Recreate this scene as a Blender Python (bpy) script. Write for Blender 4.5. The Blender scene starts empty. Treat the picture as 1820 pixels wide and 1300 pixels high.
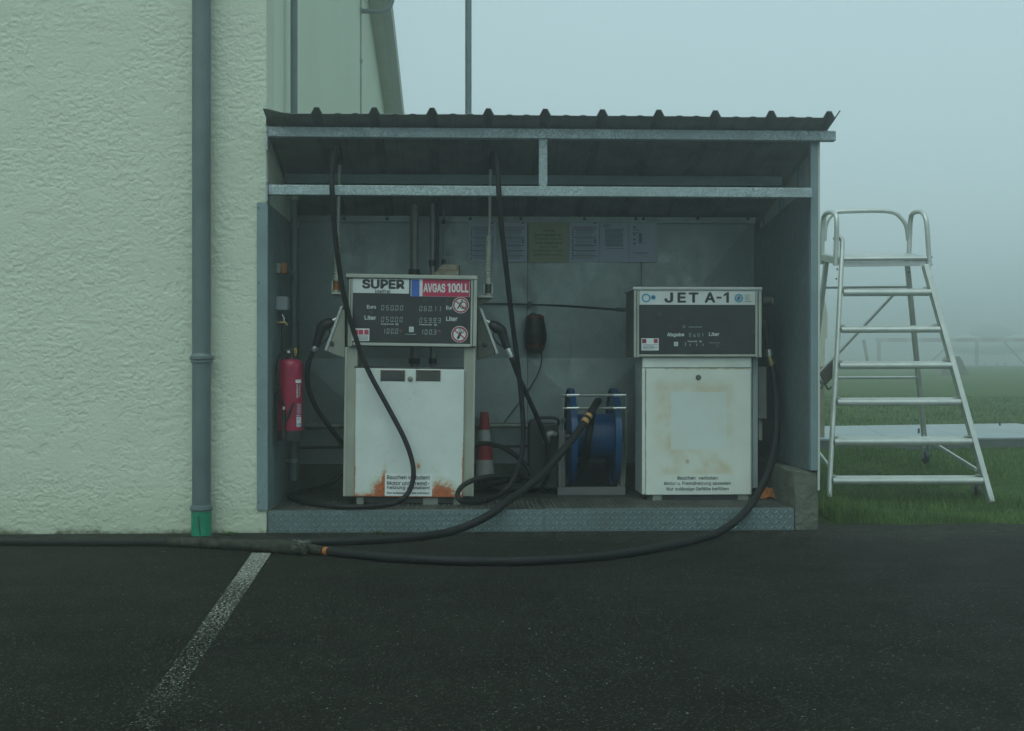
import bpy, math, random
import numpy as np
from mathutils import Vector, Matrix, noise as mnoise
R = math.radians
random.seed(7)
rng = np.random.default_rng(7)
scene = bpy.context.scene
C = scene.collection

# ------------------------------------------------------------------ camera, sky, sun, exposure
TH = R(2.36)          # the camera is turned slightly to the right of the shelter's axis
FPX = 2258.0          # focal length measured in the photograph's pixels
CAMZ = 1.104
cd = bpy.data.cameras.new('camera')
cd.sensor_width = 36.0
cd.lens = FPX / 1820.0 * 36.0
cd.clip_start = 0.05
cd.clip_end = 2000
cam = bpy.data.objects.new('camera', cd)
C.objects.link(cam)
cam.location = (0, 0, CAMZ)
cam.rotation_euler = (R(90), 0, -TH)
scene.camera = cam

SUN_EL, SUN_AZ = 62.0, 205.0     # sun behind the fog, high, from behind-left of the camera
w = bpy.data.worlds.new('World')
scene.world = w
w.use_nodes = True
wn, wl = w.node_tree.nodes, w.node_tree.links
wn.clear()
sky = wn.new('ShaderNodeTexSky')
sky.sky_type = 'NISHITA'
sky.sun_disc = False
sky.sun_elevation = R(SUN_EL)
sky.sun_rotation = R(SUN_AZ)
sky.dust_density = 4.0
hs = wn.new('ShaderNodeHueSaturation')
hs.inputs['Saturation'].default_value = 0.25
mixw = wn.new('ShaderNodeMix')
mixw.data_type = 'RGBA'
mixw.inputs[0].default_value = 0.75
mixw.inputs[7].default_value = (5.75, 6.7, 7.5, 1)      # even cloud deck above the fog
tint = wn.new('ShaderNodeMix')
tint.data_type = 'RGBA'
tint.blend_type = 'MULTIPLY'
tint.inputs[0].default_value = 1.0
tint.inputs[7].default_value = (0.82, 1.0, 0.955, 1)
bg = wn.new('ShaderNodeBackground')
bg.inputs['Strength'].default_value = 0.085
wo = wn.new('ShaderNodeOutputWorld')
wl.new(sky.outputs[0], hs.inputs['Color'])
wl.new(hs.outputs[0], mixw.inputs[6])
wl.new(mixw.outputs[2], tint.inputs[6])
wl.new(tint.outputs[2], bg.inputs['Color'])
wl.new(bg.outputs[0], wo.inputs['Surface'])

sd = bpy.data.lights.new('sun', 'SUN')
sd.energy = 0.95
sd.angle = R(70)
sd.color = (0.84, 1.0, 0.90)
so = bpy.data.objects.new('sun', sd)
C.objects.link(so)
so.rotation_euler = (R(90 - SUN_EL), 0, R(180 - SUN_AZ))

vs = scene.view_settings
vs.view_transform = 'Standard'
vs.look = 'None'
vs.gamma = 1.0
vs.use_curve_mapping = False
vs.exposure = 0.40
cy = scene.cycles
cy.use_denoising = True
cy.max_bounces = 8
cy.diffuse_bounces = 4
cy.glossy_bounces = 3
cy.transmission_bounces = 4
cy.volume_bounces = 3
cy.sample_clamp_indirect = 6.0

# ------------------------------------------------------------------ measuring helpers
SN, CS = math.sin(TH), math.cos(TH)
def ray(px, py):
    dx = (px - 910.0) / FPX
    return Vector((SN + dx * CS, CS - dx * SN, -(py - 650.0) / FPX))
def W(px, py, Y):
    d = ray(px, py)
    t = Y / d.y
    return Vector((d.x * t, Y, CAMZ + d.z * t))
def onz(px, py, z):
    d = ray(px, py)
    t = (z - CAMZ) / d.z
    return Vector((d.x * t, d.y * t, z))
def sc(Y):
    return FPX / Y

# ------------------------------------------------------------------ mesh building
BASE = {}
class MB:
    def __init__(s):
        s.v = []; s.f = []; s.m = []; s.sm = []
    def add(s, vs_, fs_, mi=0, smooth=False):
        o = len(s.v)
        s.v += [tuple(p) for p in vs_]
        for f in fs_:
            s.f.append(tuple(i + o for i in f)); s.m.append(mi); s.sm.append(smooth)
        return s
    def box(s, x0, x1, y0, y1, z0, z1, mi=0):
        if x0 > x1: x0, x1 = x1, x0
        if y0 > y1: y0, y1 = y1, y0
        if z0 > z1: z0, z1 = z1, z0
        p = [(x0,y0,z0),(x1,y0,z0),(x1,y1,z0),(x0,y1,z0),(x0,y0,z1),(x1,y0,z1),(x1,y1,z1),(x0,y1,z1)]
        return s.add(p, [(0,3,2,1),(4,5,6,7),(0,1,5,4),(1,2,6,5),(2,3,7,6),(3,0,4,7)], mi)
    def pbox(s, px0, px1, py0, py1, Y0, Y1, mi=0):
        pc, yc = (px0 + px1) / 2, (py0 + py1) / 2
        return s.box(W(px0, yc, Y0).x, W(px1, yc, Y0).x, Y0, Y1, W(pc, py1, Y0).z, W(pc, py0, Y0).z, mi)
    def prism(s, poly, d, mi=0):
        # poly: 3-D points in order, pushed along vector d
        n = len(poly); d = Vector(d)
        a = [Vector(p) for p in poly]; b = [p + d for p in a]
        fs = [tuple(range(n)), tuple(range(2 * n - 1, n - 1, -1))]
        fs += [(i, i + n, (i + 1) % n + n, (i + 1) % n) for i in range(n)]
        return s.add(a + b, fs, mi)
    def ppoly(s, pts, Y0, Y1, mi=0):
        return s.prism([W(x, y, Y0) for x, y in pts], (0, Y1 - Y0, 0), mi)
    def tube(s, pts, r, n=12, mi=0, cap=True, smooth=True, res=0):
        pts = [Vector(p) for p in pts]
        if res: pts, r = spline(pts, r, res)
        k = len(pts)
        rr = r if isinstance(r, (list, tuple, np.ndarray)) else [r] * k
        vs_, prev = [], None
        for i, p in enumerate(pts):
            t = (pts[min(i + 1, k - 1)] - pts[max(i - 1, 0)])
            t = t.normalized() if t.length > 1e-9 else Vector((0, 0, 1))
            if prev is None:
                u = t.orthogonal().normalized()
            else:
                u = prev - t * prev.dot(t)
                u = u.normalized() if u.length > 1e-6 else t.orthogonal().normalized()
            prev = u
            vv = t.cross(u)
            for j in range(n):
                a = 2 * math.pi * j / n
                vs_.append(p + (u * math.cos(a) + vv * math.sin(a)) * rr[i])
        fs = []
        for i in range(k - 1):
            for j in range(n):
                fs.append((i*n+j, i*n+(j+1)%n, (i+1)*n+(j+1)%n, (i+1)*n+j))
        s.add(vs_, fs, mi, smooth)
        if cap:
            s.add(vs_[:n], [tuple(range(n - 1, -1, -1))], mi)
            s.add(vs_[-n:], [tuple(range(n))], mi)
        return s
    def lathe(s, prof, c, ax=(0, 0, 1), n=24, mi=0, smooth=True, mats=None):
        # prof: (radius, height along axis)
        ax = Vector(ax).normalized(); u = ax.orthogonal().normalized(); v2 = ax.cross(u); c = Vector(c)
        vs_ = []
        for r, h in prof:
            for j in range(n):
                a = 2 * math.pi * j / n
                vs_.append(c + ax * h + (u * math.cos(a) + v2 * math.sin(a)) * max(r, 1e-5))
        for i in range(len(prof) - 1):
            o = len(s.v)
            ring = vs_[i*n:(i+2)*n]
            s.add(ring, [(j, (j+1)%n, n+(j+1)%n, n+j) for j in range(n)], mats[i] if mats else mi, smooth)
        return s
    def disc(s, c, r, n=28, mi=0, ry=None):
        c = Vector(c); ry = ry or r
        return s.add([c + Vector((math.cos(2*math.pi*j/n)*r, 0, math.sin(2*math.pi*j/n)*ry)) for j in range(n)], [tuple(range(n))], mi)
    def ring(s, c, r0, r1, n=32, mi=0):
        c = Vector(c); v_ = []
        for r in (r0, r1):
            v_ += [c + Vector((math.cos(2*math.pi*j/n)*r, 0, math.sin(2*math.pi*j/n)*r)) for j in range(n)]
        return s.add(v_, [(j, (j+1)%n, n+(j+1)%n, n+j) for j in range(n)], mi)
    def quadp(s, px0, px1, py0, py1, Y, mi=0):
        pc, yc = (px0 + px1) / 2, (py0 + py1) / 2
        x0, x1 = W(px0, yc, Y).x, W(px1, yc, Y).x
        z0, z1 = W(pc, py1, Y).z, W(pc, py0, Y).z
        return s.add([(x0,Y,z0),(x1,Y,z0),(x1,Y,z1),(x0,Y,z1)], [(0,1,2,3)], mi)
    def build(s, name, mat, parent=None, bevel=0.0, seg=2):
        me = bpy.data.meshes.new(name)
        b = BASE.get(parent.name, Vector((0,0,0))) if parent else Vector((0,0,0))
        me.from_pydata([(p[0]-b.x, p[1]-b.y, p[2]-b.z) for p in s.v], [], s.f)
        ms = mat if isinstance(mat, (list, tuple)) else [mat]
        for m_ in ms: me.materials.append(m_)
        me.polygons.foreach_set('material_index', s.m)
        me.polygons.foreach_set('use_smooth', s.sm)
        me.update()
        o = bpy.data.objects.new(name, me)
        C.objects.link(o)
        if parent:
            o.parent = parent
            BASE[o.name] = b
        if bevel:
            bv = o.modifiers.new('bevel', 'BEVEL')
            bv.width = bevel; bv.segments = seg; bv.limit_method = 'ANGLE'; bv.angle_limit = R(40)
            bv.harden_normals = False
        return o

def spline(pts, r, res):
    out, ro = [], []
    k = len(pts)
    rl = r if isinstance(r, (list, tuple)) else [r] * k
    for i in range(k - 1):
        p0, p1, p2, p3 = pts[max(i-1,0)], pts[i], pts[i+1], pts[min(i+2,k-1)]
        for j in range(res):
            t = j / res
            out.append(0.5*((2*p1)+(p2-p0)*t+(2*p0-5*p1+4*p2-p3)*t*t+(3*p1-p0-3*p2+p3)*t**3))
            ro.append(rl[i]*(1-t)+rl[i+1]*t)
    out.append(pts[-1]); ro.append(rl[-1])
    return out, ro

def thing(name, label, cat, base=(0,0,0), group=None):
    o = bpy.data.objects.new(name, None)
    o.empty_display_size = 0.1
    C.objects.link(o)
    o.location = base
    BASE[o.name] = Vector(base)
    return tag(o, label, cat, group)
def tag(o, label, cat, group=None):
    o['label'] = label; o['category'] = cat
    if group: o['group'] = group
    return o
def kind(o, k):
    o['kind'] = k
    return o

# ------------------------------------------------------------------ materials
class NT:
    def __init__(s, name):
        s.m = bpy.data.materials.new(name); s.m.use_nodes = True
        s.t = s.m.node_tree
        s.b = s.t.nodes['Principled BSDF']
    def n(s, typ, ins=None, **props):
        nd = s.t.nodes.new(typ)
        for k, v in props.items(): setattr(nd, k, v)
        for k, v in (ins or {}).items(): s.put(nd.inputs[k], v)
        return nd
    def put(s, sock, v):
        if isinstance(v, bpy.types.NodeSocket): s.t.links.new(v, sock)
        else: sock.default_value = v
    def set(s, k, v): s.put(s.b.inputs[k], v)
    def math(s, op, a, b=0.0, c=None, clamp=False):
        nd = s.t.nodes.new('ShaderNodeMath'); nd.operation = op; nd.use_clamp = clamp
        s.put(nd.inputs[0], a); s.put(nd.inputs[1], b)
        if c is not None: s.put(nd.inputs[2], c)
        return nd.outputs[0]
    def coord(s, which='Object', scale=(1,1,1), loc=(0,0,0), rot=(0,0,0)):
        tc = s.n('ShaderNodeTexCoord')
        mp = s.n('ShaderNodeMapping', {'Vector': tc.outputs[which], 'Scale': scale, 'Location': loc, 'Rotation': rot})
        return mp.outputs[0]
    def noise(s, vec, scale, detail=4, rough=0.55, dist=0.0):
        return s.n('ShaderNodeTexNoise', {'Vector': vec, 'Scale': scale, 'Detail': detail, 'Roughness': rough, 'Distortion': dist}).outputs['Fac']
    def vor(s, vec, scale, feat='F1', out='Distance'):
        return s.n('ShaderNodeTexVoronoi', {'Vector': vec, 'Scale': scale}, feature=feat).outputs[out]
    def ramp(s, fac, a, b, ca=(0,0,0,1), cb=(1,1,1,1), mode='LINEAR'):
        r = s.n('ShaderNodeValToRGB', {'Fac': fac})
        r.color_ramp.interpolation = mode
        e = r.color_ramp.elements
        e[0].position = a; e[1].position = b
        e[0].color = ca; e[1].color = cb
        return r.outputs[0]
    def sm(s, v, a, b):
        return s.n('ShaderNodeMapRange', {'Value': v, 'From Min': a, 'From Max': b}, interpolation_type='SMOOTHSTEP').outputs[0]
    def mix(s, f, a, b, blend='MIX'):
        nd = s.n('ShaderNodeMix', data_type='RGBA', blend_type=blend)
        s.put(nd.inputs[0], f); s.put(nd.inputs[6], a); s.put(nd.inputs[7], b)
        return nd.outputs[2]
    def bump(s, h, strength=0.3, dist=0.01, nrm=None):
        nd = s.n('ShaderNodeBump', {'Height': h, 'Strength': strength, 'Distance': dist})
        if nrm is not None: s.put(nd.inputs['Normal'], nrm)
        return nd.outputs[0]

def c4(c): return (c[0], c[1], c[2], 1)
def mat(name, col, rough=0.6, metal=0.0, var=0.12, scale=6.0, bump=0.0, bscale=120.0, dirt=0.0, dcol=(0.06,0.055,0.04), spec=0.5):
    t = NT(name)
    v = t.coord('Object')
    f = t.noise(v, scale, 5, 0.6)
    lo = tuple(max(0, x * (1 - var * 2)) for x in col); hi = tuple(min(1, x * (1 + var)) for x in col)
    c = t.ramp(f, 0.3, 0.7, c4(lo), c4(hi))
    if dirt:
        d = t.sm(t.noise(v, scale * 0.6 + 1.3, 7, 0.65, 0.4), 0.5, 0.78)
        c = t.mix(t.math('MULTIPLY', d, dirt), c, c4(dcol))
    t.set('Base Color', c)
    t.set('Metallic', metal)
    rr = t.ramp(t.noise(v, scale * 2.1, 4), 0.3, 0.75, c4((rough * 0.85,) * 3), c4((min(1, rough * 1.15),) * 3))
    t.set('Roughness', rr)
    t.set('Specular IOR Level', spec)
    if bump: t.set('Normal', t.bump(t.noise(v, bscale, 3), bump, 0.004))
    return t.m

def plaster(name, col, k=1.0):
    t = NT(name)
    v = t.coord('Object', (0.9, 0.9, 1.1))
    big = t.noise(v, 0.8, 5, 0.6)
    c = t.ramp(big, 0.25, 0.75, c4([x * 0.94 for x in col]), c4(col))
    pore = t.sm(t.noise(v, 60.0, 4, 0.7, 0.6), 0.69, 0.76)
    c = t.mix(t.math('MULTIPLY', pore, 0.28), c, (0.20, 0.22, 0.16, 1))
    geo = t.n('ShaderNodeNewGeometry')
    sp = t.n('ShaderNodeSeparateXYZ', {'Vector': geo.outputs['Position']})
    zz = t.math('ADD', sp.outputs[2], t.math('MULTIPLY', t.noise(v, 9.0, 6, 0.7), -0.16))
    splash = t.math('SUBTRACT', 1.0, t.sm(zz, -0.085, -0.03))
    c = t.mix(t.math('MULTIPLY', splash, 0.9), c, (0.05, 0.055, 0.035, 1))
    splash2 = t.math('SUBTRACT', 1.0, t.sm(zz, -0.1, 0.45))
    c = t.mix(t.math('MULTIPLY', splash2, 0.25), c, (0.24, 0.27, 0.15, 1))
    streak = t.sm(t.noise(t.coord('Object', (6, 6, 0.3)), 1.6, 5, 0.6), 0.6, 0.85)
    c = t.mix(t.math('MULTIPLY', streak, 0.18), c, (0.28, 0.32, 0.24, 1))
    t.set('Base Color', c)
    t.set('Roughness', 0.92)
    t.set('Specular IOR Level', 0.2)
    h = t.math('ADD', t.noise(v, 170.0, 3, 0.65), t.math('MULTIPLY', t.noise(v, 40.0, 5, 0.65), 1.2))
    t.set('Normal', t.bump(h, 0.7 * k, 0.005))
    return t.m

def galv(name, col=(0.145, 0.195, 0.20), rough=0.5, metal=0.35, spangle=0.25, dirt=0.25, scale=26.0):
    t = NT(name)
    v = t.coord('Object')
    vv = t.n('ShaderNodeVectorMath', {0: v, 1: t.n('ShaderNodeTexNoise', {'Vector': v, 'Scale': 9.0}).outputs['Color']}, operation='ADD').outputs[0]
    cell = t.n('ShaderNodeTexVoronoi', {'Vector': vv, 'Scale': scale}).outputs['Color']
    g = t.n('ShaderNodeSeparateColor', {'Color': cell}).outputs[0]
    c = t.ramp(g, 0.0, 1.0, c4([x * (1 - spangle) for x in col]), c4([min(1, x * (1 + spangle)) for x in col]))
    f = t.noise(v, 2.5, 5, 0.6)
    c = t.mix(t.sm(f, 0.35, 0.75), c, c4([x * 0.82 for x in col]))
    d = t.sm(t.noise(t.coord('Object', (1, 1, 0.45)), 4.0, 7, 0.68, 0.5), 0.52, 0.8)
    c = t.mix(t.math('MULTIPLY', d, dirt), c, (0.10, 0.10, 0.07, 1))
    t.set('Base Color', c)
    t.set('Metallic', metal)
    t.set('Roughness', t.ramp(t.noise(v, 14.0, 5), 0.3, 0.7, c4((rough * .8,) * 3), c4((min(1, rough * 1.25),) * 3)))
    t.set('Normal', t.bump(t.noise(v, 90.0, 3), 0.05, 0.003))
    return t.m

M = {}
M['plaster'] = plaster('rough_plaster', (0.615, 0.675, 0.55))
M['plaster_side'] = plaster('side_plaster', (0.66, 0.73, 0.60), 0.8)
M['galv'] = galv('galvanised_steel')
M['shaded_sheet'] = galv('shade_toned_sheet', (0.115, 0.155, 0.16), 0.6, 0.1, 0.08, 0.4, 40.0)  # interior shade on the right wall, put into the sheet's colour
M['bar'] = galv('worn_tread_bars', (0.29, 0.37, 0.38), 0.4, 0.4, 0.1, 0.3)
M['galv_beam'] = galv('galvanised_beam', (0.34, 0.41, 0.42), 0.5, 0.25, 0.5, 0.3, 34.0)
M['galv_panel'] = galv('galvanised_panel', (0.33, 0.40, 0.38), 0.45, 0.45, 0.12, 0.6, 40.0)
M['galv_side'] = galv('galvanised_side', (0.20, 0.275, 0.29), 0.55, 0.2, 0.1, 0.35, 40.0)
M['floor'] = mat('oily_floor_plate', (0.075, 0.08, 0.07), 0.55, 0.3, 0.25, 5, 0.05, 60, 0.6, (0.025, 0.023, 0.018))
M['roof'] = mat('weathered_roof_sheet', (0.22, 0.24, 0.215), 0.65, 0.15, 0.2, 3.0, 0.1, 60, 0.4)
M['pipe_grey'] = mat('grey_downpipe', (0.115, 0.155, 0.165), 0.5, 0.1, 0.12, 3.0, 0.04, 80, 0.25, (0.1, 0.1, 0.09))
M['green'] = mat('green_plastic', (0.0, 0.24, 0.13), 0.45, 0, 0.12, 8, 0.05, 60, 0.35, (0.02, 0.05, 0.03))
M['alu'] = mat('aluminium', (0.53, 0.56, 0.53), 0.42, 0.55, 0.08, 8, 0.03, 200, 0.15, (0.3, 0.3, 0.27))
M['alu_frame'] = mat('satin_aluminium_frame', (0.44, 0.46, 0.40), 0.45, 0.4, 0.08, 5, 0.02, 200, 0.2, (0.2, 0.2, 0.16))
M['cream'] = mat('cream_column', (0.34, 0.36, 0.30), 0.5, 0.15, 0.1, 4, 0.02, 100, 0.3, (0.15, 0.15, 0.1))
M['display'] = mat('display_glass', (0.022, 0.026, 0.025), 0.25, 0, 0.2, 5, 0, 1, 0.15, (0.06, 0.06, 0.055))
M['sign_white'] = mat('sign_white', (0.72, 0.76, 0.74), 0.4, 0, 0.04, 10, 0, 1, 0.08, (0.4, 0.4, 0.35))
M['sign_red'] = mat('sign_red', (0.52, 0.02, 0.09), 0.4, 0, 0.06, 10)
M['sign_blue'] = mat('sign_blue', (0.05, 0.13, 0.48), 0.4, 0, 0.06, 10)
M['sky_blue'] = mat('sticker_blue', (0.06, 0.33, 0.52), 0.45, 0, 0.06, 20)
M['ink'] = mat('dark_ink', (0.02, 0.025, 0.025), 0.5, 0, 0.1, 30)
M['print_white'] = mat('print_white', (0.62, 0.68, 0.66), 0.5, 0, 0.06, 30)
M['digit'] = mat('digit_grey', (0.32, 0.37, 0.35), 0.5, 0, 0.15, 60)
M['red_mark'] = mat('warning_red', (0.36, 0.03, 0.05), 0.45, 0, 0.1, 30)
M['rubber'] = mat('black_rubber', (0.011, 0.012, 0.012), 0.68, 0, 0.25, 18, 0.10, 150, 0.4, (0.026, 0.024, 0.019), 0.3)
M['black'] = mat('black_plastic', (0.02, 0.02, 0.02), 0.5, 0, 0.2, 10, 0, 1, 0.2)
M['dark_metal'] = mat('dark_metal', (0.07, 0.075, 0.07), 0.5, 0.5, 0.2, 8, 0.05, 90, 0.3)
M['steel_pipe'] = mat('dull_steel_pipe', (0.30, 0.32, 0.28), 0.5, 0.45, 0.15, 6, 0.05, 90, 0.4)
M['chrome'] = mat('bright_steel', (0.7, 0.72, 0.7), 0.28, 0.8, 0.06, 12)
M['brass'] = mat('brass', (0.35, 0.27, 0.12), 0.4, 0.7, 0.15, 20)
M['orange'] = mat('orange_plastic', (0.36, 0.12, 0.025), 0.55, 0, 0.15, 12, 0, 1, 0.3)
M['orange_rag'] = mat('orange_cloth', (0.42, 0.14, 0.03), 0.95, 0, 0.3, 25, 0.3, 300, 0.2)
M['yellow'] = mat('yellow_tag', (0.55, 0.36, 0.02), 0.5, 0, 0.1, 30)
M['red_ext'] = mat('red_lacquer', (0.34, 0.010, 0.055), 0.33, 0, 0.06, 6, 0, 1, 0.1)
M['cone_red'] = mat('cone_red', (0.46, 0.04, 0.05), 0.6, 0, 0.1, 14, 0, 1, 0.25)
M['cone_white'] = mat('cone_white', (0.55, 0.56, 0.52), 0.6, 0, 0.08, 14, 0, 1, 0.35)
M['blue'] = mat('blue_enamel', (0.002, 0.065, 0.19), 0.4, 0.0, 0.12, 7, 0, 1, 0.25)
M['grey_frame'] = mat('grey_frame_paint', (0.15, 0.16, 0.155), 0.55, 0.1, 0.12, 7, 0.03, 90, 0.3)
M['wood'] = mat('rough_timber', (0.30, 0.26, 0.19), 0.85, 0, 0.3, 18, 0.3, 90, 0.3)
M['maroon'] = mat('faded_red_plastic', (0.17, 0.045, 0.03), 0.55, 0, 0.4, 14, 0, 1, 0.5, (0.02, 0.02, 0.015))
M['box_grey'] = mat('grey_box', (0.30, 0.34, 0.36), 0.5, 0, 0.06, 9, 0, 1, 0.2)
M['paper'] = mat('laminated_paper', (0.42, 0.49, 0.57), 0.4, 0, 0.06, 4, 0, 1, 0.1, (0.3, 0.32, 0.3))
M['paper_yellow'] = mat('yellow_notice', (0.36, 0.40, 0.26), 0.6, 0, 0.06, 5, 0, 1, 0.1)
M['paper_ink'] = mat('paper_ink', (0.05, 0.07, 0.09), 0.6, 0, 0.1, 30)
M['paper_red'] = mat('paper_red', (0.14, 0.06, 0.09), 0.6, 0, 0.1, 30)
M['paper_grey'] = mat('paper_grey', (0.15, 0.19, 0.24), 0.6, 0, 0.15, 60)
M['label_ink'] = mat('notice_ink', (0.10, 0.12, 0.08), 0.6, 0, 0.1, 30)
M['fabric'] = None
M['platform'] = mat('pale_platform_sheet', (0.28, 0.33, 0.34), 0.4, 0.2, 0.1, 2, 0.02, 40, 0.25, (0.25, 0.27, 0.25))
M['platform_edge'] = mat('platform_edge', (0.10, 0.12, 0.115), 0.6, 0.1, 0.15, 4)
M['far_red'] = mat('faded_barrier_red', (0.22, 0.10, 0.08), 0.7, 0, 0.1, 3)
M['far_white'] = mat('faded_barrier_white', (0.34, 0.35, 0.32), 0.7, 0, 0.1, 3)
M['far_wood'] = mat('barrier_timber', (0.24, 0.22, 0.16), 0.8, 0, 0.2, 5)
M['aircraft'] = mat('aircraft_white', (0.6, 0.65, 0.65), 0.4, 0, 0.05, 2)
M['canopy'] = mat('canopy_glass', (0.30, 0.38, 0.40), 0.15, 0, 0.1, 2)
M['amber'] = mat('amber_glass', (0.35, 0.12, 0.02), 0.3, 0, 0.2, 30)
M['glass_dark'] = mat('dark_sight_glass', (0.03, 0.04, 0.035), 0.2, 0, 0.1, 10)

def concrete(name, col=(0.15, 0.165, 0.135), spk=0.7):
    t = NT(name)
    v = t.coord('Object')
    c = t.ramp(t.noise(v, 5.0, 7, 0.65), 0.3, 0.72, c4([x * 0.6 for x in col]), c4([x * 1.15 for x in col]))
    pit = t.sm(t.noise(v, 70.0, 4, 0.7), 0.62, 0.7)
    c = t.mix(t.math('MULTIPLY', pit, spk), c, c4([x * 0.35 for x in col]))
    moss = t.sm(t.noise(v, 3.0, 6, 0.7, 0.6), 0.55, 0.75)
    c = t.mix(t.math('MULTIPLY', moss, 0.5), c, (0.07, 0.085, 0.045, 1))
    t.set('Base Color', c); t.set('Roughness', 0.95); t.set('Specular IOR Level', 0.2)
    h = t.math('ADD', t.noise(v, 40.0, 6, 0.7), t.math('MULTIPLY', pit, -0.6))
    t.set('Normal', t.bump(h, 1.0, 0.02))
    return t.m
M['concrete'] = concrete('weathered_concrete')
M['marker'] = concrete('marker_concrete', (0.17, 0.18, 0.13))

def fabric():
    t = NT('frayed_hose_sleeve')
    v = t.coord('Object')
    c = t.ramp(t.noise(v, 22.0, 7, 0.75, 0.5), 0.3, 0.75, (0.014, 0.015, 0.012, 1), (0.10, 0.105, 0.085, 1))
    t.set('Base Color', c); t.set('Roughness', 1.0); t.set('Specular IOR Level', 0.1)
    t.set('Normal', t.bump(t.noise(v, 120.0, 5, 0.7), 0.9, 0.012))
    return t.m
M['fabric'] = fabric()
M['fray'] = mat('frayed_fibre', (0.26, 0.29, 0.25), 0.95, 0, 0.2, 60)

def asphalt():
    t = NT('asphalt')
    v = t.coord('Object')
    base = t.ramp(t.noise(v, 0.9, 6, 0.6), 0.3, 0.72, (0.0065, 0.007, 0.0052, 1), (0.0165, 0.0172, 0.013, 1))
    agg = t.n('ShaderNodeTexVoronoi', {'Vector': v, 'Scale': 105.0})
    g = t.n('ShaderNodeSeparateColor', {'Color': agg.outputs['Color']})
    stone = t.math('MULTIPLY', t.sm(g.outputs[0], 0.55, 1.0), t.math('SUBTRACT', 1.0, t.sm(agg.outputs['Distance'], 0.25, 0.5)))
    c = t.mix(t.math('MULTIPLY', stone, 0.72), base, (0.14, 0.145, 0.115, 1))
    spk = t.n('ShaderNodeTexVoronoi', {'Vector': v, 'Scale': 62.0})
    g2 = t.n('ShaderNodeSeparateColor', {'Color': spk.outputs['Color']})
    white = t.math('MULTIPLY', t.sm(g2.outputs[1], 0.955, 0.975), t.math('SUBTRACT', 1.0, t.sm(spk.outputs['Distance'], 0.14, 0.30)))
    c = t.mix(t.math('MULTIPLY', white, 0.8), c, (0.36, 0.37, 0.34, 1))
    worn = t.sm(t.noise(v, 0.45, 5, 0.65, 0.4), 0.5, 0.75)
    c = t.mix(t.math('MULTIPLY', worn, 0.35), c, (0.024, 0.025, 0.020, 1))
    oil = t.sm(t.noise(v, 1.7, 5, 0.6, 0.2), 0.62, 0.75)
    c = t.mix(t.math('MULTIPLY', oil, 0.75), c, (0.004, 0.0045, 0.004, 1))
    # gritty dirt washed against the wall and the step
    geo = t.n('ShaderNodeNewGeometry')
    sp = t.n('ShaderNodeSeparateXYZ', {'Vector': geo.outputs['Position']})
    yy = t.math('ADD', sp.outputs[1], t.math('MULTIPLY', t.noise(v, 2.6, 6, 0.7), 0.9))
    grit = t.math('MULTIPLY', t.sm(yy, 8.1, 8.7), t.sm(t.noise(v, 14.0, 6, 0.7), 0.4, 0.62))
    c = t.mix(t.math('MULTIPLY', grit, 0.45), c, (0.075, 0.078, 0.06, 1))
    t.set('Base Color', c)
    t.set('Roughness', t.ramp(t.noise(v, 3.0, 5), 0.3, 0.7, (0.72, 0.72, 0.72, 1), (0.95, 0.95, 0.95, 1)))
    t.set('Specular IOR Level', 0.12)
    h = t.math('SUBTRACT', t.math('MULTIPLY', t.noise(v, 60.0, 5, 0.7), 0.8), agg.outputs['Distance'])
    t.set('Normal', t.bump(h, 0.9, 0.010))
    return t.m
M['asphalt'] = asphalt()

def line_paint():
    t = NT('worn_line_paint')
    v = t.coord('Object')
    geo = t.n('ShaderNodeNewGeometry')
    sp = t.n('ShaderNodeSeparateXYZ', {'Vector': geo.outputs['Position']})
    f = t.noise(v, 75.0, 5, 0.75, 0.3)
    big = t.noise(v, 1.6, 4, 0.6)
    thr = t.math('ADD', t.n('ShaderNodeMapRange', {'Value': sp.outputs[1], 'From Min': 4.0, 'From Max': 7.6, 'To Min': 0.60, 'To Max': 0.47}).outputs[0], t.math('MULTIPLY_ADD', big, 0.12, -0.06))
    msk = t.sm(t.math('SUBTRACT', f, thr), -0.01, 0.05)
    t.set('Base Color', c4((0.36, 0.38, 0.33)))
    t.set('Roughness', 0.85)
    t.set('Alpha', msk)
    return t.m
M['line'] = line_paint()

def grass_ground():
    t = NT('grass_soil')
    v = t.coord('Object')
    c = t.ramp(t.noise(v, 0.35, 6, 0.65), 0.3, 0.7, (0.075, 0.135, 0.035, 1), (0.13, 0.21, 0.06, 1))
    c = t.mix(t.sm(t.noise(v, 26.0, 6, 0.7), 0.35, 0.7), c, (0.035, 0.06, 0.02, 1), 'MIX')
    geo = t.n('ShaderNodeNewGeometry')
    sp = t.n('ShaderNodeSeparateXYZ', {'Vector': geo.outputs['Position']})
    soil = t.math('SUBTRACT', 1.0, t.sm(t.math('ADD', sp.outputs[1], t.math('MULTIPLY', t.noise(v, 4.0, 5), 0.8)), 8.9, 9.6))
    c = t.mix(t.math('MULTIPLY', soil, 0.8), c, (0.045, 0.038, 0.022, 1))
    t.set('Base Color', c); t.set('Roughness', 0.95); t.set('Specular IOR Level', 0.1)
    t.set('Normal', t.bump(t.noise(v, 45.0, 6, 0.75), 1.0, 0.04))
    return t.m
M['grass_ground'] = grass_ground()
def grass_blade():
    t = NT('grass_blade')
    v = t.coord('Object')
    c = t.ramp(t.noise(v, 1.5, 5, 0.7), 0.3, 0.7, (0.045, 0.11, 0.024, 1), (0.12, 0.20, 0.05, 1))
    c = t.mix(t.math('MULTIPLY', t.sm(t.noise(v, 40.0, 2), 0.54, 0.66), 0.6), c, (0.17, 0.16, 0.07, 1))
    t.set('Base Color', c); t.set('Roughness', 0.7); t.set('Specular IOR Level', 0.2)
    return t.m
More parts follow.
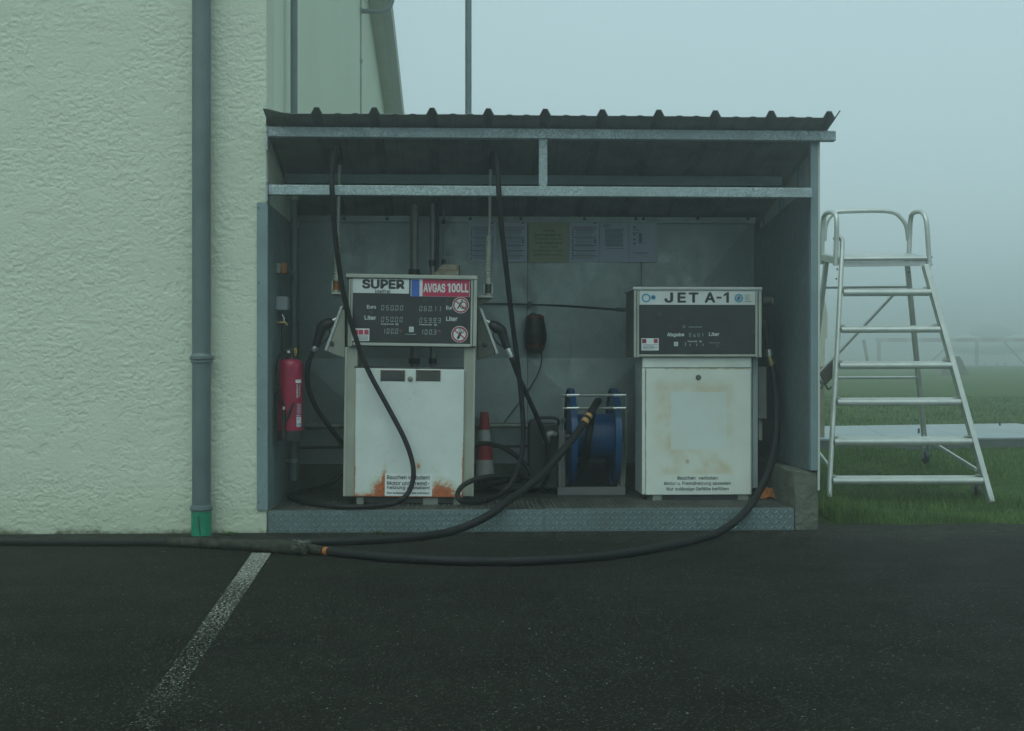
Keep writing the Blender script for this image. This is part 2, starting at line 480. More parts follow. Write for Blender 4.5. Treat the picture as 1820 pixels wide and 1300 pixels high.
M['grass_blade'] = grass_blade()

def door_rust():
    t = NT('white_enamel_with_rust')
    g = t.coord('Generated')
    s = t.n('ShaderNodeSeparateXYZ', {'Vector': g})
    x, z = s.outputs[0], s.outputs[2]
    v = t.coord('Object')
    n1 = t.noise(v, 9.0, 8, 0.72)
    n2 = t.noise(v, 45.0, 6, 0.75)
    nn = t.math('ADD', t.math('MULTIPLY', n1, 0.5), t.math('MULTIPLY', n2, 0.5))
    def blob(cx, cz, wx, wz):
        a = t.math('DIVIDE', t.math('SUBTRACT', x, cx), wx); b = t.math('DIVIDE', t.math('SUBTRACT', z, cz), wz)
        return t.math('SUBTRACT', 1.0, t.math('SQRT', t.math('ADD', t.math('MULTIPLY', a, a), t.math('MULTIPLY', b, b))), clamp=True)
    f = t.math('MAXIMUM', blob(0.25, 0.0, 0.17, 0.20), blob(0.80, 0.0, 0.20, 0.19))
    f = t.math('MAXIMUM', f, blob(0.27, 0.07, 0.05, 0.2))
    f = t.math('MAXIMUM', f, t.math('MULTIPLY', blob(0.585, 0.245, 0.055, 0.07), 0.55))
    f = t.math('MAXIMUM', f, t.math('MULTIPLY', t.math('SUBTRACT', 1.0, t.sm(z, 0.0, 0.06)), 0.72))
    edge = t.math('MAXIMUM', t.math('SUBTRACT', 1.0, t.sm(x, 0.0, 0.02)), t.sm(x, 0.975, 1.0))
    f = t.math('MAXIMUM', f, t.math('MULTIPLY', edge, t.math('MULTIPLY', t.math('SUBTRACT', 1.0, t.sm(z, 0.2, 0.6)), 0.62)))
    val = t.math('ADD', f, t.math('MULTIPLY_ADD', nn, 1.9, -0.95))
    rust = t.sm(val, 0.30, 0.62)
    halo = t.sm(val, 0.02, 0.5)
    white = t.ramp(t.noise(v, 3.5, 6, 0.6), 0.3, 0.7, (0.56, 0.62, 0.58, 1), (0.68, 0.73, 0.70, 1))
    smudge = t.sm(t.noise(v, 5.0, 7, 0.7, 0.6), 0.56, 0.8)
    white = t.mix(t.math('MULTIPLY', smudge, 0.22), white, (0.40, 0.42, 0.30, 1))
    c = t.mix(t.math('MULTIPLY', halo, 0.55), white, (0.45, 0.36, 0.16, 1))
    rc = t.ramp(n2, 0.35, 0.65, (0.26, 0.06, 0.025, 1), (0.56, 0.16, 0.055, 1))
    c = t.mix(rust, c, rc)
    t.set('Base Color', c)
    t.set('Roughness', t.math('MULTIPLY_ADD', rust, 0.5, 0.4))
    t.set('Normal', t.bump(t.math('ADD', t.math('MULTIPLY', rust, n2), t.math('MULTIPLY', t.noise(v, 2.6, 2), 2.0)), 0.4, 0.006))
    return t.m
M['door_rust'] = door_rust()
def door_stain():
    t = NT('white_enamel_with_sticker_ghost')
    g = t.coord('Generated')
    s = t.n('ShaderNodeSeparateXYZ', {'Vector': g})
    x, z = s.outputs[0], s.outputs[2]
    v = t.coord('Object')
    n1 = t.noise(v, 7.0, 7, 0.65)
    def rect(x0, x1, z0, z1, e):
        a = t.math('MULTIPLY', t.sm(x, x0 - e, x0 + e), t.math('SUBTRACT', 1.0, t.sm(x, x1 - e, x1 + e)))
        b = t.math('MULTIPLY', t.sm(z, z0 - e, z0 + e), t.math('SUBTRACT', 1.0, t.sm(z, z1 - e, z1 + e)))
        return t.math('MULTIPLY', a, b)
    inner = rect(0.238, 0.77, 0.36, 0.815, 0.003)
    outer = rect(0.10, 0.83, 0.16, 0.90, 0.06)
    low = rect(0.17, 0.83, 0.165, 0.36, 0.02)
    glue = t.math('MULTIPLY', t.math('MAXIMUM', t.math('MULTIPLY', outer, 0.7), t.math('MULTIPLY', low, 0.8)), t.sm(t.noise(v, 4.5, 5, 0.55), 0.36, 0.66))
    white = t.ramp(t.noise(v, 3.0, 6, 0.6), 0.3, 0.7, (0.60, 0.655, 0.58, 1), (0.70, 0.74, 0.67, 1))
    smudge = t.sm(t.noise(v, 4.0, 7, 0.7, 0.6), 0.56, 0.8)
    white = t.mix(t.math('MULTIPLY', smudge, 0.2), white, (0.42, 0.42, 0.3, 1))
    c = t.mix(t.math('MULTIPLY', glue, 0.9), white, (0.52, 0.43, 0.25, 1))
    c = t.mix(t.math('MULTIPLY', inner, 0.75), c, (0.60, 0.685, 0.66, 1))
    spot = t.math('SUBTRACT', 1.0, t.sm(t.math('SQRT', t.math('ADD', t.math('POWER', t.math('SUBTRACT', x, 0.395), 2.0), t.math('POWER', t.math('SUBTRACT', z, 0.265), 2.0))), 0.002, 0.03))
    c = t.mix(t.math('MULTIPLY', spot, 0.7), c, (0.4, 0.2, 0.08, 1))
    edge = t.math('MAXIMUM', t.sm(z, 0.985, 1.0), t.math('SUBTRACT', 1.0, t.sm(x, 0.0, 0.012)))
    c = t.mix(t.math('MULTIPLY', edge, t.sm(n1, 0.4, 0.6)), c, (0.32, 0.27, 0.14, 1))
    t.set('Base Color', c)
    t.set('Roughness', 0.42)
    t.set('Normal', t.bump(t.math('ADD', t.math('MULTIPLY', t.noise(v, 2.6, 2), 3.0), t.math('MULTIPLY', t.noise(v, 40.0, 4), 0.08)), 0.25, 0.01))
    return t.m
M['door_stain'] = door_stain()
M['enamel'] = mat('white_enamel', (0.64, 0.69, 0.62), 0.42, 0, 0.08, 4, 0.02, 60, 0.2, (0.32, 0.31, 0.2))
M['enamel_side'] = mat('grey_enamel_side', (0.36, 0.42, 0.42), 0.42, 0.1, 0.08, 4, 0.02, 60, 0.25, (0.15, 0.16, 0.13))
M['head_side'] = mat('brown_grey_side', (0.10, 0.105, 0.085), 0.5, 0.2, 0.1, 5)

# ------------------------------------------------------------------ print helpers
FONT = None
try:      # Blender's own bundled sans face; the built-in face is the fallback
    import os
    FONT = bpy.data.fonts.load(os.path.join(bpy.utils.resource_path('LOCAL'), 'datafiles', 'fonts', 'Inter.woff2'))
except Exception:
    FONT = None
def text_mesh(s, bold=0.0):
    cu = bpy.data.curves.new('t', 'FONT')
    if FONT: cu.font = FONT
    cu.body = s; cu.resolution_u = 3; cu.fill_mode = 'FRONT'
    o = bpy.data.objects.new('t', cu)
    C.objects.link(o)
    dg = bpy.context.evaluated_depsgraph_get()
    me = bpy.data.meshes.new_from_object(o.evaluated_get(dg))
    vs_ = [tuple(v.co) for v in me.vertices]; fs = [tuple(p.vertices) for p in me.polygons]
    bpy.data.objects.remove(o); bpy.data.curves.remove(cu); bpy.data.meshes.remove(me)
    if bold:      # heavier strokes: shifted layers of the same print
        v0, f0, n0 = vs_, fs, len(vs_)
        vs_, fs = [], []
        for q in range(8):
            a = 2 * math.pi * q / 8
            vs_ += [(v[0] + math.cos(a) * bold, v[1] + math.sin(a) * bold, 0.00004 * q) for v in v0]
            fs += [tuple(i + q * n0 for i in f) for f in f0]
    return vs_, fs
def ptext(mb, s, px0, px1, py0, py1, Y, mi=0, bold=0.0, rot=False):
    vs_, fs = text_mesh(s, bold)
    xs = [v[0] for v in vs_]; ys = [v[1] for v in vs_]
    if rot: vs_ = [(v[1], -v[0], v[2]) for v in vs_]; xs = [v[0] for v in vs_]; ys = [v[1] for v in vs_]
    a0, a1, b0, b1 = min(xs), max(xs), min(ys), max(ys)
    pc, yc = (px0 + px1) / 2, (py0 + py1) / 2
    X0, X1 = W(px0, yc, Y).x, W(px1, yc, Y).x
    Z0, Z1 = W(pc, py1, Y).z, W(pc, py0, Y).z
    mb.add([(X0 + (v[0]-a0)/(a1-a0)*(X1-X0), Y - v[2], Z0 + (v[1]-b0)/max(1e-6, b1-b0)*(Z1-Z0)) for v in vs_], fs, mi)
SEG = {'0':'abcdef','1':'bc','2':'abged','3':'abgcd','4':'fgbc','5':'afgcd','6':'afgedc','7':'abc','8':'abcdefg','9':'abcdfg'}
def pdigits(mb, s, px0, px1, py0, py1, Y, mi=0):
    k = sum(ch != '.' for ch in s)
    pitch = (px1 - px0) / (k - 0.25); wd = pitch * 0.62; h = py1 - py0; t = 1.15
    i = 0
    def bar(x0, y0, x1, y1, tx, ty):
        sl = lambda y: (py1 - y) * 0.10
        mb.add([W(x0 + sl(y0), y0, Y), W(x1 + sl(y0), y0, Y), W(x1 + sl(y1), y1, Y), W(x0 + sl(y1), y1, Y)], [(3,2,1,0)], mi)
    for ch in s:
        x = px0 + i * pitch
        if ch == '.':
            bar(x - pitch + wd + 1.2, py1 - 1.2, x - pitch + wd + 2.3, py1, 0, 0); continue
        g = 0.35
        yc = (py0 + py1) / 2
        for sg in SEG[ch]:
            if sg == 'a': bar(x + g, py0, x + wd - g, py0 + t, 0, 0)
            if sg == 'd': bar(x + g, py1 - t, x + wd - g, py1, 0, 0)
            if sg == 'g': bar(x + g, yc - t/2, x + wd - g, yc + t/2, 0, 0)
            if sg == 'f': bar(x, py0 + g, x + t, yc - g, 0, 0)
            if sg == 'b': bar(x + wd - t, py0 + g, x + wd, yc - g, 0, 0)
            if sg == 'e': bar(x, yc + g, x + t, py1 - g, 0, 0)
            if sg == 'c': bar(x + wd - t, yc + g, x + wd, py1 - g, 0, 0)
        i += 1
class Lines:
    """collects print: every line of lettering or number becomes a part of its own"""
    def __init__(s): s.l = []
    def new(s):
        m = MB(); s.l.append(m); return m
    def quadp(s, *a): return s.new().quadp(*a)
    def ring(s, *a): return s.new().ring(*a)
    def build(s, name, mat_, par):
        for m in s.l: m.build(name, mat_, par)
_pt, _pd = ptext, pdigits
def ptext(mb, *a, **k): _pt(mb.new() if isinstance(mb, Lines) else mb, *a, **k)
def pdigits(mb, *a, **k): _pd(mb.new() if isinstance(mb, Lines) else mb, *a, **k)
def pline(mb, x0, y0, x1, y1, w_, Y, mi=0):
    a, b = W(x0, y0, Y), W(x1, y1, Y)
    d = (b - a).normalized(); n_ = Vector((-d.z, 0, d.x)) * (w_ / 2 * Y / FPX)
    mb.add([a + n_, a - n_, b - n_, b + n_], [(0, 1, 2, 3)], mi)

# ------------------------------------------------------------------ the setting: ground, asphalt, line
GP = [(-80, 0), (8.5, 0), (9.85, 0.0), (10.3, 0.07), (11.1, 0.20), (12.2, 0.26), (14, 0.33), (20, 0.45), (45, 0.75), (70, 0.98), (88, 1.06), (300, 1.08)]
def gz(y):
    return float(np.interp(y, [a for a, b in GP], [b for a, b in GP]))
ys = sorted(set([-60, -20, 0, 5, 8.3] + list(np.arange(8.5, 15, 0.25)) + list(np.arange(15, 100, 3.0)) + [80, 120, 240]))
xs = [-150, -40, -10] + list(np.arange(-2, 9, 0.5)) + [12, 18, 26, 40, 70, 150]
g = MB(); vv = []
for y in ys:
    for x in xs:
        z = gz(y) + (0.03 * (mnoise.noise(Vector((x * 0.9, y * 0.9, 0)))) if y > 8.7 else 0)
        vv.append((x, y, z))
nx = len(xs)
g.add(vv, [(j*nx+i, j*nx+i+1, (j+1)*nx+i+1, (j+1)*nx+i) for j in range(len(ys)-1) for i in range(nx-1)], 0, True)
kind(g.build('grass_field', M['grass_ground']), 'structure')
def aedge(x):
    return 8.61 + 0.13 * mnoise.noise(Vector((x * 1.3, 3.1, 0))) + 0.05 * mnoise.noise(Vector((x * 6, 9.1, 0)))
g = MB()
ex = list(np.arange(-1.2, 14, 0.06)) + [40]
pts = [(-40, 8.45), (-40, -20), (40, -20)]
top = [(x, 8.45 if x < 2.2 else aedge(x)) for x in ex]
poly = pts + [(40, aedge(14))] + [p for p in reversed(top[:-1])]
g.prism([(x, y, 0.010) for x, y in poly], (0, 0, -0.02))
kind(g.build('asphalt_apron', M['asphalt']), 'structure')
# painted bay line, worn by tyres
g = MB()
L = [onz(448, 983, 0.014), onz(482, 983, 0.014), onz(274, 1300, 0.014), onz(222, 1300, 0.014)]
d0, d1 = (L[3] - L[0]), (L[2] - L[1])
g.add([L[0], L[1], L[1] + d1 * 1.8, L[0] + d0 * 1.8], [(0, 3, 2, 1)])
kind(g.build('bay_line', M['line']), 'structure')
# loose grit on the asphalt
g = MB()
for i in range(420):
    if i < 260:
        x, y = rng.uniform(-4, 5), 8.3 - abs(rng.normal(0, 0.35))
    else:
        x, y = rng.uniform(-4.5, 5), rng.uniform(3.0, 8.2)
    r = rng.uniform(0.0018, 0.0045) * (1.6 if i % 60 == 0 else 1)
    o = [Vector((x + r * a, y + r * b, 0.010 + r * c)) for a, b, c in ((1.3,0,.3),(0,1.1,.3),(-1.2,.1,.3),(.1,-1,.3),(0,0,1.0),(0,0,-.2))]
    g.add(o, [(0,1,4),(1,2,4),(2,3,4),(3,0,4),(1,0,5),(2,1,5),(3,2,5),(0,3,5)])
for (px, py, r) in ((277, 1009, .011), (353, 1008, .010), (289, 981, .02), (1380, 962, .006), (1765, 945, .03)):
    c_ = onz(px, py, 0.011)
    g.add([c_ + Vector((r, 0, .001)), c_ + Vector((.2*r, .6*r, .002)), c_ + Vector((-r, .1*r, .001)), c_ + Vector((-.1*r, -.5*r, .003))], [(0,1,2,3)])
go = kind(g.build('loose_grit', mat('pale_grit', (0.20, 0.21, 0.18), 0.9, 0, 0.4, 40)), 'stuff')
go['label'] = 'pale grit scattered on the dark asphalt'; go['category'] = 'grit'

# ------------------------------------------------------------------ plastered building on the left
XC = W(475, 650, 8.36).x          # its corner
YF = 8.36
bld = thing('plastered_building', 'tall pale rough-plastered building filling the left side', 'building', (-4.0, YF, 0))
def vnoise(X, Z, fx, fz, seed):
    rr_ = np.random.default_rng(seed); n = 512
    tab = rr_.random((n, n)).astype(np.float32)
    x, z_ = X * fx + 91.7, Z * fz + 37.3
    i, j = np.floor(x).astype(int), np.floor(z_).astype(int)
    u, v = x - i, z_ - j
    u, v = u*u*u*(u*(u*6-15)+10), v*v*v*(v*(v*6-15)+10)
    a, b = tab[i % n, j % n], tab[(i+1) % n, j % n]
    c, d = tab[i % n, (j+1) % n], tab[(i+1) % n, (j+1) % n]
    return (a*(1-u)+b*u)*(1-v)+(c*(1-u)+d*u)*v
def fbm(X, Z, f, seed, o=4, an=1.25, g=0.55):
    s_, am, t_ = 0, 1.0, 0
    for q in range(o):
        ca, sa = math.cos(q*1.1), math.sin(q*1.1)
        if q: Xr, Zr = X*ca - Z*sa, X*sa + Z*ca
        else: Xr, Zr = X, Z
        s_ = s_ + am * vnoise(Xr, Zr, f*2**q/(an if q < 2 else 1), f*2**q*(an if q < 2 else 1), seed+q); t_ += am; am *= g
    return s_ / t_
# rough trowelled plaster: smooth lands broken by torn pits and ridges
step = 0.0051
gx = np.concatenate([np.arange(-4.7, XC - 0.004, step), [XC - 0.003, XC]])
gzv = np.arange(-0.02, 4.0, step)
GX, GZ = np.meshgrid(gx, gzv)
patch = np.clip((fbm(GX, GZ, 2.3, 11, 5, 1.2, 0.65) - 0.34) / 0.26, 0, 1); patch = patch*patch*(3-2*patch)
wx = GX + 0.022 * (fbm(GX, GZ, 22, 21, 2) - 0.5); wz = GZ + 0.016 * (fbm(GX, GZ, 22, 31, 2) - 0.5)
n1 = fbm(wx, wz, 40, 41, 3, 1.3, 0.66)
tear = np.clip((n1 - 0.47) / 0.09, 0, 1)                    # torn pits with fairly sharp lips
n2 = fbm(wx, wz, 70, 51, 2, 1.15, 0.7) - 0.5
sparse = np.clip((fbm(wx, wz, 15, 71, 4, 1.5, 0.62) - 0.60) / 0.05, 0, 1)
HT = 0.0075*(fbm(GX, GZ, 2.6, 61, 3, 1.1) - 0.5) - patch*(0.0025*tear + 0.0038*n2) - 0.0026*sparse*(1-patch) + 0.0016*n2
PY = YF - HT
PX = GX.copy()
PX[:, -1] += 0.004*(fbm(GZ[:, -1]*0, GZ[:, -1], 20, 81, 3) - 0.5); PY[:, -1] = YF + 0.02
PX[:, -2] -= 0.002; PY[:, -2] += 0.003
mw = MB().box(-12, XC - 0.002, YF + 0.012, YF + 0.30, -0.25, 8.0)
mw.box(-12, -4.695, YF, YF + 0.02, -0.25, 8.0); mw.box(-4.694, XC, YF + 0.001, YF + 0.02, 3.99, 8.0)
fw = mw.build('front_wall', M['plaster'], bld)
nz_, nxx = GX.shape
bb = BASE[bld.name]
co = np.stack([PX - bb.x, PY - bb.y, GZ - bb.z], -1).reshape(-1, 3)
idx = np.arange(nz_*nxx).reshape(nz_, nxx)
quads = np.stack([idx[:-1, :-1], idx[:-1, 1:], idx[1:, 1:], idx[1:, :-1]], -1).reshape(-1, 4)
me = bpy.data.meshes.new('plaster_coat')
me.vertices.add(len(co)); me.vertices.foreach_set('co', co.ravel().astype(np.float32))
me.loops.add(quads.size); me.loops.foreach_set('vertex_index', quads.ravel().astype(np.int32))
me.polygons.add(len(quads)); me.polygons.foreach_set('loop_start', np.arange(len(quads), dtype=np.int32)*4)
me.polygons.foreach_set('use_smooth', np.ones(len(quads), bool))
me.update(); me.materials.append(M['plaster'])
pc_ = bpy.data.objects.new('plaster_coat', me); C.objects.link(pc_); pc_.parent = fw
rz = lambda y: 7.75 - 0.176 * (y - 8.36) - 0.004 * max(0, y - 17) ** 2
yy = [YF + 0.303] + list(np.arange(10, 31, 1.0))
poly = [(XC - 0.3, y, rz(y)) for y in yy] + [(XC - 0.3, 30, -0.2), (XC - 0.3, YF + 0.303, -0.2)]
MB().prism(poly, (0.2985, 0, 0)).build('side_wall', M['plaster_side'], bld)
# roof verge seen from below: slab, soffit and outer fascia
yr = [8.0] + list(np.arange(9, 31, 0.5))
a = MB().prism([(XC - 8, y, rz(y) + 0.004) for y in yr] + [(XC - 8, y, rz(y) + 0.2) for y in reversed(yr)], (8.17, 0, 0)).build('roof', M['far_wood'] if False else mat('pale_soffit', (0.46, 0.49, 0.42), 0.8, 0, 0.06, 2), bld)
MB().prism([(XC + 0.172, y, rz(y) - 0.03) for y in yr] + [(XC + 0.172, y, rz(y) + 0.24) for y in reversed(yr)], (0.13, 0, 0)).build('fascia', mat('grey_fascia', (0.34, 0.37, 0.33), 0.8, 0, 0.06, 2), a)
# swan-neck drain pipe under the eave and the conductor cable on the side wall
Yp = 16.2
pth = [(XC + 0.0, Yp, W(640, 20, Yp).z), (XC + 0.22, Yp, W(640, 20, Yp).z), (XC + 0.33, Yp, W(640, 16, Yp).z), (XC + 0.39, Yp, W(640, 4, Yp).z), (XC + 0.40, Yp, W(640, -12, Yp).z), (XC + 0.40, Yp, rz(Yp) - 0.01)]
MB().tube(pth, 0.03, 12, res=5).build('swan_neck_pipe', M['pipe_grey'], bld)
Yc_ = 16.1
cab = MB().tube([(XC + 0.012, Yc_, 0.5), (XC + 0.012, Yc_, rz(Yc_) - 0.05)], 0.009, 8).build('conductor_cable', M['steel_pipe'], bld)
for zc in (4.15, 4.95, 5.6):
    MB().box(XC, XC + 0.03, Yc_ - 0.03, Yc_ + 0.03, zc - 0.02, zc + 0.02).build('clip', M['steel_pipe'], cab)

# grey downpipe on the front wall, green sleeve at its foot
Xd = W(358, 650, 8.28).x
dp = thing('downpipe', 'grey rain downpipe with green foot sleeve on the plastered front wall', 'downpipe', (Xd, 8.28, 0))
MB().lathe([(0.0595, 0.17), (0.0595, 7.7)], (Xd, 8.28, 0), n=28).build('pipe', M['pipe_grey'], dp)
zc = W(358, 637, 8.28).z
MB().lathe([(0.0597, zc - 0.03), (0.068, zc - 0.028), (0.068, zc - 0.01), (0.075, zc - 0.006), (0.075, zc + 0.012), (0.066, zc + 0.016), (0.0597, zc + 0.03)], (Xd, 8.28, 0), n=28).build('pipe_clamp', M['pipe_grey'], dp)
MB().box(Xd + 0.07, Xd + 0.088, 8.27, 8.29, zc - 0.012, zc + 0.018).build('clamp_bolt', M['steel_pipe'], dp)
zb = W(358, 907, 8.28).z
MB().lathe([(0.0597, zb + 0.035), (0.069, zb + 0.03), (0.072, zb + 0.008), (0.069, zb - 0.002), (0.0597, zb - 0.004)], (Xd, 8.28, 0), n=28).build('socket_ring', M['pipe_grey'], dp)
sl = MB().lathe([(0.058, zb - 0.002), (0.0645, zb - 0.004), (0.064, 0.05), (0.066, 0.0)], (Xd, 8.28, 0), n=28).build('foot_sleeve', M['green'], dp)
MB().tube([(Xd - 0.006, 8.213, zb - 0.03), (Xd - 0.002, 8.213, zb - 0.09), (Xd + 0.006, 8.2135, 0.02)], 0.004, 6).build('seam', M['dark_metal'], sl)

# ------------------------------------------------------------------ shelter
XR = W(1447, 650, YF).x
YB = 9.97
FLZ = 0.158
sh = thing('fuel_shelter', 'open-fronted galvanised steel shelter housing the two fuel dispensers', 'shelter', ((XC + XR) / 2, YF, 0))
XU0, XU1 = W(1411, 890, YF + 0.02).x, W(1453, 890, YF + 0.02).x      # concrete upstand
# floor slab with chequer plate on top
MB().box(XC + 0.004, XU0 - 0.002, YF + 0.012, YB + 0.1, -0.1, FLZ - 0.006).build('floor_slab', M['concrete'], sh)
# two tread plates: top sheet and front apron each, with raised bars
xm = W(967, 920, YF).x
def bars(mb, x0, x1, r0, r1, horiz, zz):
    # herringbone of raised lozenges on a vertical (horiz False) or flat plate
    p = 0.030; L_ = 0.0185; wd = 0.0040; h = 0.0055
    nxp = int((x1 - x0) / p); nyp = int((r1 - r0) / p)
    for i in range(nxp):
        for j in range(nyp):
            cx = x0 + (i + 0.5) * (x1 - x0) / nxp; cr = r0 + (j + 0.5) * (r1 - r0) / nyp
            a = R(45 if (i + j) % 2 else -45) ; ca, sa = math.cos(a), math.sin(a)
            out = []
            for (u, v_, k) in ((-L_,0,0),(0,-wd,0),(L_,0,0),(0,wd,0),(-L_*.6,0,h),(L_*.6,0,h)):
                X = cx + u*ca - v_*sa; V = cr + u*sa + v_*ca
                out.append((X, V, zz + k) if horiz else (X, zz - k, V))
            f = [(0,1,5,4),(1,2,5),(2,3,5),(3,0,4,5)] if False else [(0,1,4),(1,5,4),(1,2,5),(2,3,5),(3,4,5),(3,0,4)]
            mb.add(out, f)
for (x0, x1, zt) in ((XC + 0.006, xm - 0.0015, FLZ - 0.004), (xm + 0.0015, XU0 - 0.006, FLZ)):
    pl = MB()
    pl.prism([(x0, YF, 0.005), (x0, YF, zt), (x0, YF + 0.03, zt), (x0, YF + 0.03, zt - 0.004), (x0, YF + 0.004, zt - 0.004), (x0, YF + 0.004, 0.005)], (x1 - x0, 0, 0))
    po = pl.build('tread_plate', M['galv'], sh)
    fo = MB().box(x0, x1, YF + 0.0305, YB - 0.05, zt - 0.005, zt - 0.001).build('floor_plate', M['floor'], sh)
    b = MB(); bars(b, x0 + 0.01, x1 - 0.01, 0.012, zt - 0.008, False, YF)
    kind(b.build('raised_bars', M['bar'], po), 'stuff')
    b = MB(); bars(b, x0 + 0.01, x1 - 0.01, YF + 0.04, YF + 0.62, True, zt - 0.001)
    kind(b.build('floor_raised_bars', M['floor'], fo), 'stuff')
# concrete upstand under the right wall
up = MB()
zt = W(1432, 838, YF + 0.02).z
n_ = 10
def rough_block(mb, x0, x1, y0, y1, z0, z1, nx_, ny_, nz_, amp):
    pts = {}
    def P(i, j, k):
        key = (i, j, k)
        if key not in pts:
            p = Vector((x0 + (x1-x0)*i/nx_, y0 + (y1-y0)*j/ny_, z0 + (z1-z0)*k/nz_))
            q = p + Vector((mnoise.noise(p*9) + .5*mnoise.noise(p*31), mnoise.noise(p*9 + Vector((5,0,0))) + .5*mnoise.noise(p*33), mnoise.noise(p*9 + Vector((0,7,0))))) * amp
            pts[key] = len(mb.v); mb.v.append(tuple(q))
        return pts[key]
    def F(a, b, c, d): mb.f.append((a, b, c, d)); mb.m.append(0); mb.sm.append(False)
    for i in range(nx_):
        for k in range(nz_):
            F(P(i,0,k),P(i+1,0,k),P(i+1,0,k+1),P(i,0,k+1)); F(P(i,ny_,k),P(i,ny_,k+1),P(i+1,ny_,k+1),P(i+1,ny_,k))
    for j in range(ny_):
        for k in range(nz_):
            F(P(0,j,k),P(0,j,k+1),P(0,j+1,k+1),P(0,j+1,k)); F(P(nx_,j,k),P(nx_,j+1,k),P(nx_,j+1,k+1),P(nx_,j,k+1))
    for i in range(nx_):
        for j in range(ny_):
            F(P(i,j,nz_),P(i+1,j,nz_),P(i+1,j+1,nz_),P(i,j+1,nz_))
rough_block(up, XU0, XU1, YF + 0.012, YB + 0.05, -0.1, zt, 8, 30, 22, 0.012)
up.build('concrete_upstand', M['concrete'], sh, 0.006, 1)
# back plinth
MB().box(XC + 0.01, XU0 - 0.01, YB - 0.045, YB + 0.06, FLZ - 0.02, 0.33).build('back_plinth', M['concrete'], sh)
# back wall sheets with cross-breaks
seams = [W(p, 600, YB).x for p in (532, 736, 938, 1140, 1342)]
seams[0] = XC + 0.003; seams[-1] = XR - 0.023
ztop = W(900, 386, YB).z
for i in range(4):
    x0, x1 = seams[i] + 0.0025, seams[i+1] - 0.0025
    z0, z1 = 0.335, ztop
    zz = [z0, 1.16, z1]
    m_ = MB()
    v_ = []
    for k in range(2):
        za, zb2 = zz[k], zz[k+1]
        o = len(v_)
        v_ += [(x0, YB, za), (x1, YB, za), (x1, YB, zb2), (x0, YB, zb2), ((x0+x1)/2, YB - 0.032, (za+zb2)/2)]
        m_.add(v_[o:], [(0,1,4),(1,2,4),(2,3,4),(3,0,4)])
    m_.add([(x0, YB, z0), (x1, YB, z0), (x1, YB, z1), (x0, YB, z1), (x0, YB+.02, z0), (x1, YB+.02, z0), (x1, YB+.02, z1), (x0, YB+.02, z1)],
           [(4,7,6,5),(0,3,7,4),(1,5,6,2),(3,2,6,7),(0,4,5,1)])
    m_.build('back_panel', M['galv_panel'], sh)
MB().box(XC + 0.0005, XR + 0.024, YB + 0.021, YB + 0.05, 0.33, ztop).build('back_frame', M['dark_metal'], sh)
zs0, zs1 = W(900, 395.5, YB - 0.03).z, W(900, 385, YB - 0.03).z
st = MB().box(seams[0], seams[-1], YB - 0.032, YB - 0.024, zs0, zs1).build('top_strip', M['galv_panel'], sh)
for p in (612, 688, 738, 836, 926, 1039, 1130, 1144, 1240, 1330):
    c_ = W(p, 389, YB - 0.033)
    MB().lathe([(0.013, 0), (0.012, 0.004), (0.006, 0.008), (0, 0.0085)], c_, (0, -1, 0), 10).build('bolt', M['dark_metal'], st)
# right wall: sheet inside, framing, outer sheet
zr0 = zt + 0.005
zroof = lambda y: 2.657 - 0.24 * (y - YF)
MB().prism([(XR - 0.022, YF + 0.055, zr0), (XR - 0.022, YB, zr0), (XR - 0.022, YB, zroof(YB) - 0.12), (XR - 0.022, YF + 0.055, zroof(YF) - 0.36)], (0.012, 0, 0)).build('right_wall_sheet', M['shaded_sheet'], sh)
MB().prism([(XR + 0.026, YF + 0.004, zr0 - 0.13), (XR + 0.026, YB + 0.1, zr0 - 0.13), (XR + 0.026, YB + 0.1, zroof(YB) - 0.05), (XR + 0.026, YF + 0.004, zroof(YF) - 0.06)], (0.014, 0, 0)).build('outer_sheet', mat('pale_outer_sheet', (0.50, 0.55, 0.50), 0.5, 0.1, 0.06, 4, 0, 1, 0.15), sh)
for q in range(3):
    y_ = YF + 0.35 + 0.5 * q
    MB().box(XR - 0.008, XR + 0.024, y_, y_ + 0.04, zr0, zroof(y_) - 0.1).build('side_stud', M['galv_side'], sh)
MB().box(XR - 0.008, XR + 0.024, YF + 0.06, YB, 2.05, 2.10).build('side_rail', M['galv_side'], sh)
# posts and beams
z = lambda py, px=960, Y=YF: W(px, py, Y).z
rp = MB().box(W(1441, 500, YF).x, XR + 0.0245, YF, YF + 0.05, zr0, z(232, 1447)).build('right_post', M['galv_side'], sh, 0.004)
for p in (375, 573):
    MB().lathe([(0.006, 0), (0.006, 0.004), (0, 0.006)], (XR + 0.04, YF + 0.02, z(p, 1455)), (1, 0, 0), 8).build('screw', M['chrome'], rp)
zc0, zc1 = 2.589, 2.655
MB().box(XC + 0.012, W(1481, 240, YF).x, YF - 0.003, YF - 0.063, zc0, zc1).build('top_beam', M['galv_beam'], sh, 0.005)
MB().box(XC + 0.012, W(1440, 340, YF).x - 0.001, YF - 0.003, YF - 0.063 + 0.01, 2.213, 2.279).build('middle_beam', M['galv_beam'], sh, 0.005)
MB().box(W(957, 290, YF).x, W(972, 290, YF).x, YF - 0.006, YF - 0.05, 2.2795, 2.5885).build('short_post', M['galv_beam'], sh, 0.003)
MB().box(XC + 0.012, XR - 0.03, 9.08, 9.13, zroof(9.08) - 0.085, zroof(9.13) - 0.004).build('purlin', M['galv_side'], sh, 0.004)
MB().box(XC + 0.012, XR - 0.03, YB + 0.051, YB + 0.1, zroof(YB) - 0.06, zroof(YB + .1) - 0.004).build('rear_purlin', M['galv_side'], sh)
